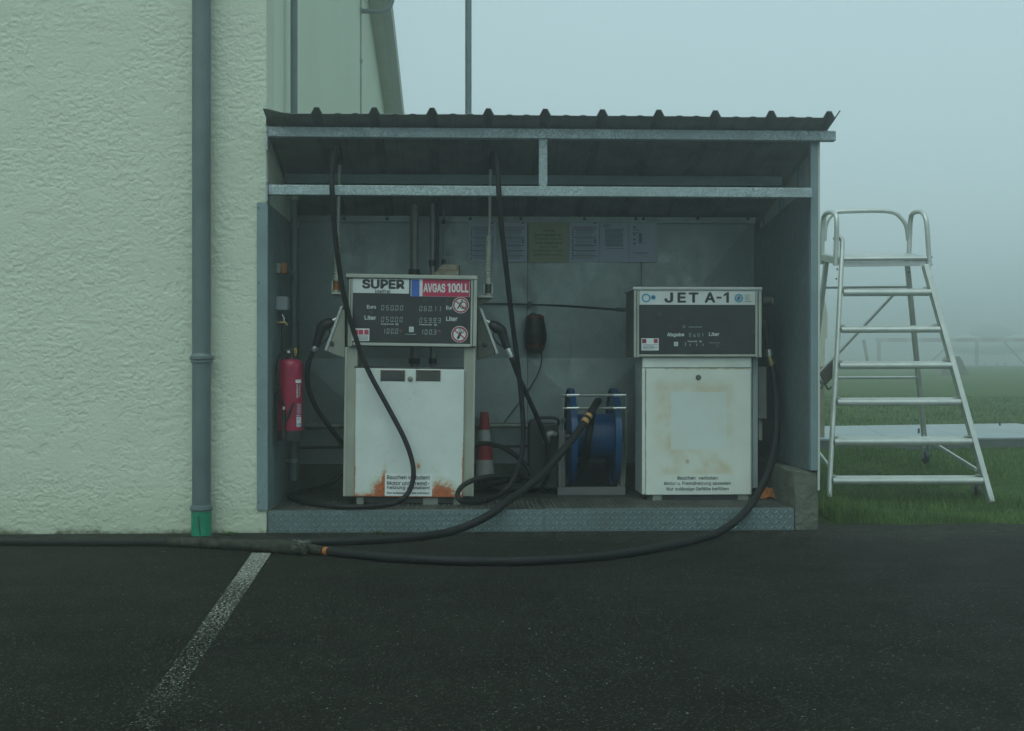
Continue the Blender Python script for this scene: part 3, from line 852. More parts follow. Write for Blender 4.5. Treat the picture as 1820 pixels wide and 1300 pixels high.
MB().box(XC + 0.0005, XC + 0.012, YF - 0.07, YF + 0.02, 2.17, 2.30).build('beam_plate', M['galv_beam'], sh)
MB().box(XC + 0.0005, XC + 0.012, YF - 0.07, YF + 0.02, 2.50, 2.66).build('beam_plate', M['galv_beam'], sh)
# left wall lining: sheet on the building's side wall and its front flange
zl = W(478, 361, YF).z
ll = MB().box(XC + 0.0005, XC + 0.004, YF - 0.012, YB - 0.002, FLZ + 0.001, zl)
ll.box(W(457, 600, YF).x, XC + 0.0004, YF - 0.012, YF - 0.004, FLZ + 0.001, zl)
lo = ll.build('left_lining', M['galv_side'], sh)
for p in (370, 503, 632, 763, 893):
    MB().lathe([(0.005, 0), (0.005, 0.003), (0, 0.004)], W(459.5, p, YF - 0.012), (0, -1, 0), 8).build('screw', M['dark_metal'], lo)
# corrugated roof: five overlapping trapezoid sheets
Y0r, Y1r = 8.15, 10.28
xl = XC + 0.003; xr_ = W(1493, 203, Y0r).x
ribs = [W(p, 200, Y0r).x for p in (563, 666, 767.5, 869, 969, 1071, 1172, 1271.5, 1372, 1474)]
prof = [(xl, 0.05 * 0.6), (xl + 0.03, 0.028), (xl + 0.12, 0.006), (xl + 0.2, 0.0)]
for i, rx in enumerate(ribs):
    rx += random.uniform(-0.004, 0.004)
    prof += [(rx - 0.036, 0.0), (rx - 0.014, 0.042), (rx + 0.014, 0.042), (rx + 0.036, 0.0)]
    if i < len(ribs) - 1:
        m1, m2 = rx + 0.135, rx + 0.245
        for mx in (m1, m2): prof += [(mx - 0.022, 0.0), (mx - 0.012, 0.0045), (mx + 0.012, 0.0045), (mx + 0.022, 0.0)]
prof = prof + [(ribs[-1] + 0.044, 0.0), (xr_ + 0.002, 0.040), (xr_ + 0.006, 0.046), (xr_ - 0.004, 0.048)]
nseg = 8
cut = [0] + [i for i, p in enumerate(prof) if any(abs(p[0] - (ribs[k] - 0.025)) < 0.02 and p[1] == 0 for k in (2, 5, 8))] + [len(prof) - 1]
cut = sorted(set(cut))
for ci in range(len(cut) - 1):
    pr = prof[cut[ci]:cut[ci+1] + 1]
    v_ = []
    yrs = np.linspace(Y0r, Y1r, nseg)
    for y_ in yrs:
        for (x_, h_) in pr:
            wob = 0.004 * mnoise.noise(Vector((x_ * 3, 1.7, 0))) if y_ == yrs[0] else 0
            v_.append((x_, y_, zroof(y_) + h_ + 0.003 + wob + ci * 0.0004))
    k = len(pr)
    m_ = MB().add(v_, [(j*k+i, j*k+i+1, (j+1)*k+i+1, (j+1)*k+i) for j in range(nseg-1) for i in range(k-1)])
    ro = m_.build('roof_sheet', M['roof'], sh)
    sm_ = ro.modifiers.new('solid', 'SOLIDIFY'); sm_.thickness = 0.003; sm_.offset = 1
MB().prism([(XC + 0.0005, 8.365, zroof(8.365) - 0.03), (XC + 0.0005, YB + .2, zroof(YB + .2) - 0.03), (XC + 0.0005, YB + .2, zroof(YB + .2) + 0.09), (XC + 0.0005, 8.365, zroof(8.365) + 0.09)], (0.0022, 0, 0)).build('wall_flashing', M['dark_metal'], sh)
# roof screws on the beam line hidden above; a bent flashing at the corner
MB().prism([(XC + 0.001, 8.30, 2.655), (XC + 0.001, 8.345, 2.60), (XC + 0.001, 8.345, 2.70), (XC + 0.001, 8.30, 2.73)], (0.002, 0, 0)).build('wall_flashing', M['dark_metal'], sh)

# ------------------------------------------------------------------ left dispenser (SUPER / AVGAS)
YL = 8.66
def derot(px, py, c=(727, 895), a=0.8):
    t_ = R(-a); x, y = px - c[0], py - c[1]
    return (c[0] + x*math.cos(t_) - y*math.sin(t_), c[1] + x*math.sin(t_) + y*math.cos(t_))
class ML(MB):
    """builder for the left dispenser: measurements are squared up before the whole dispenser is leaned by 0.8 degrees"""
    def pbox(s, px0, px1, py0, py1, Y0, Y1, mi=0):
        cx, cy_ = derot((px0+px1)/2, (py0+py1)/2); hw, hh = (px1-px0)/2, (py1-py0)/2
        return MB.pbox(s, cx-hw, cx+hw, cy_-hh, cy_+hh, Y0, Y1, mi)
    def quadp(s, px0, px1, py0, py1, Y, mi=0):
        cx, cy_ = derot((px0+px1)/2, (py0+py1)/2); hw, hh = (px1-px0)/2, (py1-py0)/2
        return MB.quadp(s, cx-hw, cx+hw, cy_-hh, cy_+hh, Y, mi)
def dq(px0, px1, py0, py1):
    cx, cy_ = derot((px0+px1)/2, (py0+py1)/2); hw, hh = (px1-px0)/2, (py1-py0)/2
    return cx-hw, cx+hw, cy_-hh, cy_+hh
bL = W(727, 895, YL); bL.z = FLZ
dl = thing('fuel_dispenser', 'left dispenser with SUPER and AVGAS 100LL signs and rusty white door', 'fuel dispenser', (bL.x, YL + 0.2, FLZ), 'fuel dispensers')
YLb = YL + 0.42
# base frame
m_ = ML(); m_.pbox(632, 824, 885, 894, YL + 0.03, YLb - 0.02); m_.build('base_frame', M['dark_metal'], dl)
for (a_, b_) in ((634, 646), (752, 778), (806, 818)):
    ML().pbox(a_, b_, 884, 898, YL + 0.02, YL + 0.029).build('base_foot', M['steel_pipe'], dl)
# side columns and the narrow outer edge strips
for (a_, b_, c_) in ((611, 634, -1), (823, 844, 1)):
    co = ML().pbox(a_, b_, 617, 883, YL + 0.012, YLb).build('column', M['cream'], dl, 0.006)
    e0, e1 = (a_ + 1, a_ + 4) if c_ < 0 else (b_ - 4, b_ - 1)
    ML().pbox(e0, e1, 618, 882, YL + 0.006, YL + 0.0118).build('edge_strip', M['alu_frame'], co)
ML().pbox(630, 824, 652, 656, YL + 0.012, YLb - 0.02).build('cross_rail', M['dark_metal'], dl)
dr = ML().pbox(631, 824, 656, 884, YL - 0.008, YL + 0.02)
do = dr.build('door', M['door_rust'], dl, 0.006, 3)
ML().pbox(634, 821, 660, 880, YL + 0.021, YLb - 0.03).build('cabinet', M['head_side'], dl)
for (a_, b_) in ((677, 719), (740, 782)):
    s_ = ML().pbox(a_, b_, 659, 678, YL - 0.0095, YL - 0.0085).build('slot', M['dark_metal'], do)
    fr = ML()
    fr.pbox(a_ - 1, b_ + 1, 658, 659.6, YL - 0.013, YL - 0.0096); fr.pbox(a_ - 1, a_ + .6, 659.7, 678, YL - 0.013, YL - 0.0096); fr.pbox(b_ - .6, b_ + 1, 659.7, 678, YL - 0.013, YL - 0.0096)
    fr.build('slot_frame', M['sign_red'] if False else mat('rusty_lip', (0.26, 0.16, 0.11), 0.8, 0, 0.4, 40), s_)
    ML().pbox(a_ + 9, b_ - 9, 664, 675, YL - 0.0125, YL - 0.0096).build('latch', M['dark_metal'], s_)
c_ = W(*derot(729, 673.6), YL - 0.008)
lk = MB().lathe([(0.018, 0), (0.018, 0.006), (0.013, 0.012), (0.009, 0.013), (0, 0.013)], c_, (0, -1, 0), 18).build('lock', M['steel_pipe'], do)
MB().box(c_.x - 0.002, c_.x + 0.002, c_.y - 0.0145, c_.y - 0.013, c_.z - 0.008, c_.z + 0.008).build('keyhole', M['ink'], lk)
# warning notice on the door
nt = ML().quadp(684, 768, 842, 882, YL - 0.0088).build('notice', M['sign_white'], do)
m_ = Lines(); Yt = YL - 0.0096
for s_, x0, x1, y0, y1, bo in (('Rauchen verboten!', 688, 763.5, 845, 852.5, .016), ('Motor und Fremd-', 688, 763, 855.5, 863, .016), ('heizung abstellen!', 688, 763.5, 863.8, 871.5, .016), ('Nur zulässige Gefäße befüllen!', 688, 763, 874.5, 879.3, .02)):
    ptext(m_, s_, *dq(x0, x1, y0, y1), Yt, 0, bo)
m_.build('lettering', M['ink'], nt)
# head
hd = ML().pbox(617, 847, 496, 616, YL + 0.002, YLb + 0.0).build('head', M['head_side'], dl, 0.004)
ML().pbox(614.5, 849, 488.5, 495.5, YL - 0.03, YLb + 0.02).build('cap', M['alu_frame'], dl, 0.004)
for (a_, b_) in ((619.5, 622.3), (623.2, 626.5), (836.5, 840), (841.2, 847.5)):
    ML().pbox(a_, b_, 496, 616, YL - 0.022, YL + 0.001).build('frame_strip', M['alu_frame'], dl, 0.002)
ML().pbox(627, 836, 610.5, 615.5, YL - 0.02, YL + 0.001).build('frame_rail', M['alu_frame'], dl, 0.002)
ds = ML().pbox(626.8, 836.2, 496, 610.2, YL - 0.012, YL + 0.001).build('display_panel', M['display'], dl)
Ys = YL - 0.0145
sg = ML().pbox(627, 727, 496, 521.5, Ys, YL - 0.0125).build('price_sign', M['sign_white'], dl)
sg['label'] = 'white SUPER bleifrei sign'
m_ = Lines(); ptext(m_, 'SUPER', *dq(643.5, 719, 496.8, 513.8), Ys - 0.001, 0, 0.040); ptext(m_, 'bleifrei', *dq(667, 693.5, 514.6, 521.3), Ys - 0.001, 0, 0.015)
m_.build('lettering', M['ink'], sg)
sg = ML().pbox(730, 835, 497, 527.5, Ys, YL - 0.0125).build('price_sign', M['sign_white'], dl)
sg['label'] = 'red AVGAS 100LL sign with blue bar'
ML().quadp(731, 745.5, 497.3, 527.3, Ys - 0.0008).build('blue_bar', M['sign_blue'], sg)
ML().quadp(751, 834.3, 497.5, 527.3, Ys - 0.0008).build('red_field', M['sign_red'], sg)
m_ = Lines(); ptext(m_, 'AVGAS', *dq(752.5, 791.5, 504, 520.3), Ys - 0.0016, 0, 0.035); ptext(m_, '00LL', *dq(802.5, 833, 504, 520.3), Ys - 0.0016, 0, 0.035)
m_.new().add([W(*derot(x_, y_), Ys - 0.0016) for x_, y_ in ((797.6, 520.3), (800.6, 520.3), (800.6, 504), (798.2, 504), (795.2, 506.2), (795.2, 509), (797.6, 507.6))], [tuple(range(7))])
m_.build('lettering', M['sign_white'], sg)
# display print
Yd = YL - 0.0128
m_ = Lines()
for s_, x0, x1, y0, y1, bo in (('Euro', 652, 668.5, 542.5, 549, .02), ('Liter', 648, 668.5, 561, 568.8, .022), ('Eur', 793, 804, 544, 550.5, .02), ('Liter', 793, 813, 563, 571, .022), ('Preis je Liter', 677, 700.5, 575, 578, .03), ('Preis je Liter', 745.5, 768, 576, 579, .03)):
    ptext(m_, s_, *dq(x0, x1, y0, y1), Yd, 0, bo)
m_.build('lettering', M['print_white'], ds)
m_ = Lines()
for s_, x0, x1, y0, y1 in (('050.00', 677, 717, 543, 552), ('050.00', 677, 716, 563.5, 572.8), ('100.0', 679, 708, 584.3, 593.5), ('060.', 745, 767.6, 544.5, 553.5), ('1', 769.4, 775.6, 544.5, 553.5), ('1', 778, 784, 544.5, 553.5), ('059.93', 745, 784, 565.2, 574.3), ('100.3', 746.5, 776, 586, 595)):
    pdigits(m_, s_, *dq(x0, x1, y0, y1), Yd, 0)
m_.build('digits', M['digit'], ds)
lg = ML().quadp(727, 735.2, 581, 590.5, Yd).build('maker_mark', M['print_white'], ds)
m_ = ML()
for q in range(3): m_.quadp(728.5, 733.7, 583 + q*2.3, 584 + q*2.3, Yd - 0.0008)
m_.quadp(720, 740, 594, 595, Yd)
m_.build('mark_lines', M['digit'], lg)
ML().quadp(703, 708, 574.8, 578.6, Yd).build('unit_box', M['digit'], ds); ML().quadp(771.5, 776.5, 575.8, 579.6, Yd).build('unit_box', M['digit'], ds)
for (x_, y_) in ((712.5, 588.5), (781, 589)):
    MB().disc(W(*derot(x_, y_), Yd), 0.011, 20).build('indicator', M['maroon'], ds)
# stickers
lb = ML().quadp(625.6, 656.4, 584, 606.2, Yd - 0.0004).build('hazard_label', M['sign_white'], ds)
m_ = ML(); m_.quadp(626.8, 636.5, 586.5, 595, Yd - .0012); m_.quadp(637.5, 645.5, 586.5, 595, Yd - .0012); m_.quadp(647.5, 655, 586.5, 595, Yd - .0012); m_.build('red_square', M['sign_red'], lb)
m_ = ML()
for q in range(4): m_.quadp(628, 654, 597 + q*2.1, 597.8 + q*2.1, Yd - .0012)
m_.build('small_print', M['paper_grey'], lb)
def prohibit(px, py, match):
    c_ = W(*derot(px, py), Yd - 0.0004); k = YL / FPX
    b_ = MB().disc(c_, 14.6 * k, 36).build('prohibition_sign', M['sign_white'], ds)
    b_['label'] = 'no open flame sticker' if match else 'no mobile phone sticker'
    c2 = c_ + Vector((0, -0.0008, 0))
    m_ = MB()
    P = lambda x, y: c2 + Vector((x * k, 0, -y * k))
    def poly(pts): m_.add([P(*p) for p in pts], [tuple(range(len(pts)))][::1])
    if match:
        poly([(-7, 6), (-5, 7), (3, -5), (1, -6.5)][::-1]); poly([(1, -9), (4, -10), (3, -6), (1, -6.5)][::-1])
        m_.ring(c2 + Vector((4 * k, 0, 0)), 5 * k, 6.6 * k, 20)
        poly([(2, 2), (8, 4), (7, 7), (3, 6)][::-1])
    else:
        poly([(-5, 7), (-1, 9), (3.5, -1), (-0.5, -2.5)][::-1]); poly([(1.6, -2), (3, -1.6), (4.4, -6), (3.2, -6.4)][::-1])
        for rr in (3.2, 5.2): m_.ring(c2 + Vector((3.6 * k, 0, 6.6 * k)), (rr - .8) * k, rr * k, 16)
    m_.build('pictogram', M['ink'], b_)
    m_ = MB(); c3 = c_ + Vector((0, -0.0016, 0))
    m_.ring(c3, 10.9 * k, 13.6 * k, 36)
    a_ = R(-38); d = Vector((math.cos(a_), 0, math.sin(a_))); n2 = Vector((-d.z, 0, d.x)) * (1.1 * k)
    m_.add([c3 - d*11*k - n2, c3 + d*11*k - n2, c3 + d*11*k + n2, c3 - d*11*k + n2], [(0,1,2,3)])
    m_.build('red_ring', M['red_mark'], b_)
prohibit(818.8, 542.6, True); prohibit(816.7, 594.5, False)
# hose arms, sight glasses, springs, riser pipes
YA = YL + 0.16
def arm(inner, outer, gx, y_arm, col, riser_x, spring_top, riser_top):
    a_ = ML().pbox(min(inner, outer), max(inner, outer), y_arm, y_arm + 4, YA - 0.05, YA + 0.05).build('hose_arm', M['alu_frame'], dl, 0.003)
    p1, p2, p3 = derot(inner, y_arm + 4.2), derot(outer, y_arm + 4.2), derot(inner, y_arm + 20)
    MB().ppoly([p1, p2, p3] if outer < inner else [p1, p3, p2], YA - 0.03, YA + 0.03).build('gusset', M['head_side'], a_)
    k = YA / FPX
    c_ = W(*derot(gx, y_arm), YA)
    zt_ = lambda py: W(*derot(gx, py), YA).z - c_.z
    gl = MB().lathe([(5.4*k, zt_(y_arm-2)), (5.4*k, zt_(y_arm-20))], c_, n=16).build('sight_glass', col, dl)
    MB().lathe([(7.2*k, zt_(y_arm-0.2)), (7.2*k, zt_(y_arm-3.5)), (5*k, zt_(y_arm-3.6))], c_, n=18).build('lower_collar', M['alu_frame'], gl)
    MB().lathe([(5*k, zt_(y_arm-19.5)), (7.4*k, zt_(y_arm-20)), (7.4*k, zt_(y_arm-23)), (6*k, zt_(y_arm-24)), (6*k, zt_(y_arm-31)), (4*k, zt_(y_arm-32))], c_, n=18).build('upper_collar', M['alu_frame'], gl)
    for dx_ in (-7.4, 7.4):
        MB().box(c_.x + (dx_-0.9)*k, c_.x + (dx_+0.9)*k, YA - 0.006, YA + 0.006, c_.z + zt_(y_arm-2), c_.z + zt_(y_arm-21)).build('guard_rod', M['alu_frame'], gl)
    # spring
    h0, h1 = zt_(y_arm - 31), zt_(spring_top)
    turns = 17; pts = []
    for i in range(turns * 10 + 1):
        t_ = i / (turns * 10); an = 2 * math.pi * turns * t_
        pts.append(c_ + Vector((math.cos(an) * 6.0*k, math.sin(an) * 6.0*k, h0 + (h1-h0) * t_)))
    MB().tube([c_ + Vector((0, 0, h0)), c_ + Vector((0, 0, h1))], 5.2*k, 14).build('spring_core', M['alu_frame'], dl)
    sp_ = MB().tube(pts, 1.5*k, 6).build('spring', M['alu_frame'], dl)
    top = W(*derot(riser_x, riser_top), YA)
    MB().tube([c_ + Vector((0, 0, h0)), c_ + Vector((0, 0, (h0+h1)/2)), c_ + Vector(((top.x - c_.x)*0.6, 0, h1)), top], 3.2*k, 12, res=4).build('riser_pipe', M['steel_pipe'], dl)
arm(614, 589, 598, 519.5, M['amber'], 603.5, 414, 292)
arm(849, 876, 867.6, 525.5, M['glass_dark'], 872, 420, 300)
# nozzle holsters
def holster(bar, body, knob):
    m_ = MB()
    b_ = [derot(*p) for p in body]
    MB().ppoly(b_[::-1], YA - 0.05, YA + 0.12).build('nozzle_holster', M['cream'] if knob[2] else M['head_side'], dl, 0.004)
    q0, q1 = derot(*bar[0]), derot(*bar[1])
    A, B = W(*q0, YA - 0.06), W(*q1, YA - 0.06)
    d = (B - A).normalized(); n_ = Vector((-d.z, 0, d.x)) * 0.0095
    MB().prism([A + n_, A - n_, B - n_, B + n_], (0, 0.19, 0)).build('holster_rim', M['alu'], dl, 0.003)
    MB().lathe([(0.017, 0), (0.015, 0.012), (0.008, 0.014), (0, 0.014)], W(*derot(knob[0], knob[1]), YA - 0.051), (0, -1, 0), 16).build('holster_knob', M['dark_metal'], dl)
holster(((607.5, 544.5), (578.5, 624)), [(608, 548), (613, 552), (613, 637), (593, 630), (581, 624)], (590, 611, True))
holster(((854.5, 549), (884, 629)), [(849, 546), (854, 549), (880, 628), (866, 634), (849, 640)], (862, 612, False))
dl.rotation_euler = (0, R(0.8), 0)

# ------------------------------------------------------------------ hoses of the left dispenser, with nozzles
def nozzle(par, flip, spout, head, bend, grip_end, swivel, Y):
    # head: thick valve body from the spout to the elbow, grip: tapering tube down to the swivel
    k = Y / FPX
    P = lambda p: W(p[0], p[1], Y)
    MB().tube([P(spout), P(head)], [4*k, 4.2*k], 12).build('spout', M['chrome'], par)
    H, B, G, S = P(head), P(bend), P(grip_end), P(swivel)
    nb = MB().tube([H, H.lerp(B, .25), H.lerp(B, .6), B, B.lerp(G, .22), B.lerp(G, .6), G], [4.5*k, 8.5*k, 10.5*k, 9.5*k, 8.2*k, 7.2*k, 6.6*k], 14, res=4).build('nozzle_body', M['black'], par)
    f = -1 if flip else 1
    lever = [H.lerp(B, .45) + Vector((-f*2*k, 0, -9*k)), H.lerp(B, .5) + Vector((-f*4*k, 0, -18*k)), G.lerp(B, .35) + Vector((-f*13*k, 0, -2*k)), G + Vector((-f*9*k, 0, 4*k)), G + Vector((-f*2*k, 0, 3*k))]
    MB().tube(lever, 1.3*k, 8, res=4).build('trigger_guard', M['black'], nb)
    MB().tube([G, G.lerp(S, .5), S], [6.4*k, 6.6*k, 5.6*k], 14).build('swivel', M['chrome'], par)
def FL(px, py, r=0.017): return onz(px, py, FLZ + r + 0.003)
sup = thing('fuel_hose', 'black hose looping over the beam in front of the SUPER sign', 'fuel hose', FL(600, 898), 'dispenser hoses')
h = W
pts = [h(604.5,294,YA), h(605,278,YA), h(603,267,8.7), h(597,263,8.48), h(592.5,280,8.30), h(590,315,8.265), h(590.5,345,8.262), h(594,400,8.32), h(602,470,8.42), h(612,530,8.49), h(632,600,8.54), h(655,660,8.57), h(690,725,8.58), h(720,783,8.57), h(734,828,8.56), h(732,862,8.54), h(717,886,8.50),
       FL(692,897), FL(645,901), FL(595,900), FL(550,894), FL(522,887), FL(514,881.5), FL(525,876), FL(552,871), h(580,863,9.2), h(604,845,9.17), h(622,818,9.15), h(619,800,9.14), h(607,787,9.1), h(585,758,9.0), h(562,725,8.92), h(549,692,8.87), h(546,665,8.86), h(550,640,8.86), h(557,624,8.86)]
MB().tube(pts, 0.0170, 12, res=8).build('hose', M['rubber'], sup)
nozzle(sup, True, (600, 566), (592, 570), (572, 582), (561, 616), (557, 625), 8.86)
avg = thing('fuel_hose', 'black hose hanging over the beam right of the AVGAS sign, coiled on the floor', 'fuel hose', FL(880, 893), 'dispenser hoses')
cc = FL(886, 879); coil = []
for i in range(0, 3 * 14 + 8):
    an = math.pi * 1.05 - 2 * math.pi * i / 14
    kk = i / 14
    rx_ = 0.235 - 0.03 * kk + 0.02 * math.sin(i * 1.7); ry_ = 0.17 - 0.02 * kk
    coil.append(cc + Vector((math.cos(an) * rx_ + 0.02 * kk, math.sin(an) * ry_ + 0.10, 0.022 * kk + 0.05 * (0.5 + 0.5 * math.sin(an)))))
pts = [h(872.5,302,YA), h(872.5,285,YA), h(875,272,8.7), h(880,269,8.48), h(884,288,8.30), h(886,320,8.265), h(887,348,8.262), h(891,400,8.31), h(900,480,8.40), h(909,560,8.47), h(918,630,8.53), h(926,700,8.57), h(930,765,8.58), h(926,815,8.57), h(914,850,8.56), h(893,876,8.53),
       FL(865,890), FL(838,893.5), h(819,890,8.53), h(813,880,8.55), h(820,866,8.57), h(838,855,8.58), h(858,849,8.62), h(885,847,8.72), h(912,851,8.85)] + coil[14:] + \
      [h(948,850,9.22), h(930,822,9.25), h(900,799,9.25), h(868,789,9.25), h(846,792,9.25), h(832,808,9.22), FL(838,873), FL(900,870), FL(950,872), h(972,850,9.2), h(974,800,9.15), h(964,765,9.1), h(944,718,9.0), h(924,675,8.92), h(912,645,8.87), h(907,634,8.86)]
MB().tube(pts, 0.0170, 12, res=6).build('hose', M['rubber'], avg)
nozzle(avg, False, (861, 569), (870, 574), (891, 588), (902, 620), (908, 636), 8.86)

# ------------------------------------------------------------------ right dispenser (JET A-1)
YJ = 8.84
bJ = W(1241, 885, YJ)
dj = thing('fuel_dispenser', 'right dispenser with JET A-1 sign and stained clean-bottomed white door', 'fuel dispenser', (bJ.x, YJ + 0.2, FLZ), 'fuel dispensers')
YJb = YJ + 0.40
MB().pbox(1150, 1335, 880, 890, YJ + 0.02, YJb).build('base_frame', M['dark_metal'], dj)
for (a_, b_) in ((1160, 1176), (1312, 1330)):
    MB().pbox(a_, b_, 879, 892, YJ + 0.008, YJ + 0.019).build('base_foot', M['steel_pipe'], dj)
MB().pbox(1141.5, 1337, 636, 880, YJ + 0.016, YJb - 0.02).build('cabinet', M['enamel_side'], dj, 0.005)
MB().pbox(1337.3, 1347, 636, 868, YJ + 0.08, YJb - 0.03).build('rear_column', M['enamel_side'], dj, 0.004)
MB().pbox(1141.8, 1335, 635.5, 653.8, YJ, YJ + 0.0155).build('upper_panel', M['enamel'], dj, 0.004)
MB().pbox(1141.2, 1146.8, 655, 879, YJ, YJ + 0.0155).build('door_jamb', M['enamel'], dj, 0.003)
do = MB().pbox(1147.6, 1335, 655.2, 880, YJ - 0.006, YJ + 0.0155).build('door', M['door_stain'], dj, 0.006, 3)
c_ = W(1241, 671, YJ - 0.006)
lk = MB().lathe([(0.0175, 0), (0.0175, 0.007), (0.012, 0.012), (0.0, 0.012)], c_, (0, -1, 0), 18).build('lock', M['dark_metal'], do)
MB().ring(c_ + Vector((0, -0.0126, 0)), 0.006, 0.009, 16).build('lock_face', M['steel_pipe'], lk)
nt = MB().quadp(1175, 1307, 844.5, 876, YJ - 0.0068).build('notice', M['sign_white'] if False else mat('clear_label', (0.64, 0.69, 0.63), 0.35, 0, 0.04, 5), do)
m_ = Lines(); Yt = YJ - 0.0076
for s_, x0, x1, y0, y1 in (('Rauchen', 1204, 1236, 846.6, 853), ('verboten', 1241.5, 1275.5, 846.6, 853), ('Motor u. Fremdheizung abstellen', 1180.5, 1299, 856.2, 863.8), ('Nur zulässige Gefäße befüllen', 1184.5, 1295, 866, 873.6)):
    ptext(m_, s_, x0, x1, y0, y1, Yt, 0, 0.014)
m_.build('lettering', M['ink'], nt)
YJh = YJ - 0.02
MB().pbox(1126.6, 1354, 516, 634, YJh + 0.016, YJh + 0.43).build('head', M['head_side'], dj, 0.004)
MB().pbox(1124.8, 1355, 510.3, 515.8, YJh - 0.016, YJh + 0.45).build('cap', M['alu'], dj, 0.004)
for (a_, b_) in ((1126.8, 1131.2), (1132.4, 1136), (1342.6, 1346.8), (1348.4, 1353.8)):
    MB().pbox(a_, b_, 516, 635.5, YJh - 0.01, YJh + 0.0155).build('frame_strip', M['alu_frame'], dj, 0.002)
MB().pbox(1136.2, 1342.4, 630.4, 634.2, YJh - 0.008, YJh + 0.0155).build('frame_rail', M['alu_frame'], dj, 0.002)
ds = MB().pbox(1136.1, 1342.5, 516, 630.2, YJh, YJh + 0.0155).build('display_panel', M['display'], dj)
sg = MB().pbox(1136.6, 1342, 516.6, 542, YJh - 0.003, YJh - 0.0005).build('price_sign', M['sign_white'], dj)
m_ = Lines(); Ys = YJh - 0.0042
for s_, x0, x1, b_ in (('J', 1180.8, 1196.5, .032), ('E', 1204, 1219.3, .032), ('T', 1224, 1241.5, .032), ('A', 1252.3, 1271.5, .032)):
    ptext(m_, s_, x0, x1, 520, 538.4, Ys, 0, b_)
m_.quadp(1273.5, 1282.5, 527.6, 531, Ys)
m_.new().add([W(x_, y_, Ys) for x_, y_ in ((1290.8, 538.4), (1295.6, 538.4), (1295.6, 520), (1291.8, 520), (1286, 523.6), (1286, 527.4), (1290.8, 524.8))], [tuple(range(7))])
m_.build('lettering', M['ink'], sg)
k = YJ / FPX
c_ = W(1148.3, 530, Ys)
st_ = MB().ring(c_, 5.2*k, 8*k, 32).build('ring_sticker', M['sky_blue'], sg)
st_ = MB().quadp(1156.5, 1165.8, 523.5, 536.2, Ys - .0004).build('square_sticker', M['sign_white'], sg)
MB().disc(W(1161, 529, Ys - .0012), 4.4*k, 20).build('sticker_figure', M['sky_blue'], st_)
MB().quadp(1159, 1163.6, 527.8, 529.8, Ys - .002).build('sticker_bar', M['ink'], st_)
st_ = MB().quadp(1304.5, 1340.5, 522.2, 539, Ys - .0004).build('octagon_label', M['enamel'], sg)
MB().disc(W(1313.3, 530.3, Ys - .0012), 8.2*k, 8).build('octagon', M['sky_blue'], st_)
MB().disc(W(1313, 530, Ys - .002), 4.9*k, 14).build('octagon_figure', M['paper'], st_)
m_ = MB(); pline(m_, 1310.5, 533.5, 1315.5, 527.5, 2.2, Ys - .0026); pline(m_, 1311, 528, 1314.5, 532.8, 1.5, Ys - .0026); m_.build('octagon_mark', M['ink'], st_)
m_ = Lines()
for q in range(5): m_.quadp(1323.5, 1332.5 - (q % 2) * 1.5, 524.4 + q*2.0, 525.0 + q*2.0, Ys - .0012)
m_.quadp(1323.5, 1335.5, 535.4, 536.6, Ys - .0012)
m_.build('small_print', M['paper_grey'], st_)
Yd = YJh - 0.0008
m_ = Lines()
for s_, x0, x1, y0, y1, bo in (('Abgabe', 1185.5, 1216.2, 591.8, 599.8, .025), ('Liter', 1260, 1278.5, 590.8, 597.6, .025), ('Preis je Liter', 1222.5, 1239.5, 605.8, 608.8, .03), ('DM', 1243, 1247.3, 605.8, 608.4, .03)):
    ptext(m_, s_, x0, x1, y0, y1, Yd, 0, bo)
m_.build('lettering', M['print_white'], ds)
m_ = Lines()
for s_, x0, x1, dy in (('2', 1224, 1228.6, 0), ('4', 1232, 1236.4, 1), ('0', 1239.5, 1243.8, .6)): ptext(m_, s_, x0, x1, 592 + dy, 598.4 + dy, Yd, 0, .015)
for q, x_ in enumerate((1217.6, 1225.7, 1237.5, 1248.6)): m_.quadp(x_, x_ + 1.6, 611 - (q == 0) * 2, 615.5, Yd)
m_.quadp(1261, 1280, 609.3, 610.2, Yd); m_.quadp(1224, 1247.5, 581, 582.2, Yd)
m_.ring(W(1215.5, 581, Yd), 1.6*k, 2.5*k, 14)
m_.build('digits', M['digit'], ds)
MB().quadp(1247.5, 1250.5, 592.2, 598, Yd).build('blank_digit', M['grey_frame'], ds)
lg = MB().quadp(1197.8, 1205.2, 608, 615.6, Yd).build('maker_mark', M['print_white'], ds)
m_ = MB()
for q in range(3): m_.quadp(1199.2, 1203.8, 609.6 + q*1.9, 610.5 + q*1.9, Yd - .0008)
m_.build('mark_lines', M['digit'], lg)
lb = MB().quadp(1140, 1170.8, 601.6, 623.2, Yd).build('hazard_label', M['sign_white'], ds)
m_ = MB(); m_.quadp(1141.3, 1148.8, 602.8, 610.4, Yd - .0008); m_.quadp(1162, 1169, 602.8, 610.2, Yd - .0008); m_.build('red_square', M['red_mark'], lb)
m_ = MB(); pline(m_, 1142.5, 604, 1147.6, 609.4, 1.2, Yd - .0016); pline(m_, 1147.6, 604, 1142.5, 609.4, 1.2, Yd - .0016); m_.build('cross_mark', M['ink'], lb)
m_ = Lines()
for q in range(4): m_.quadp(1142, 1169 - (q % 2) * 6, 612.8 + q*2.4, 613.8 + q*2.4, Yd - .0008)
m_.build('small_print', M['paper_grey'], lb)
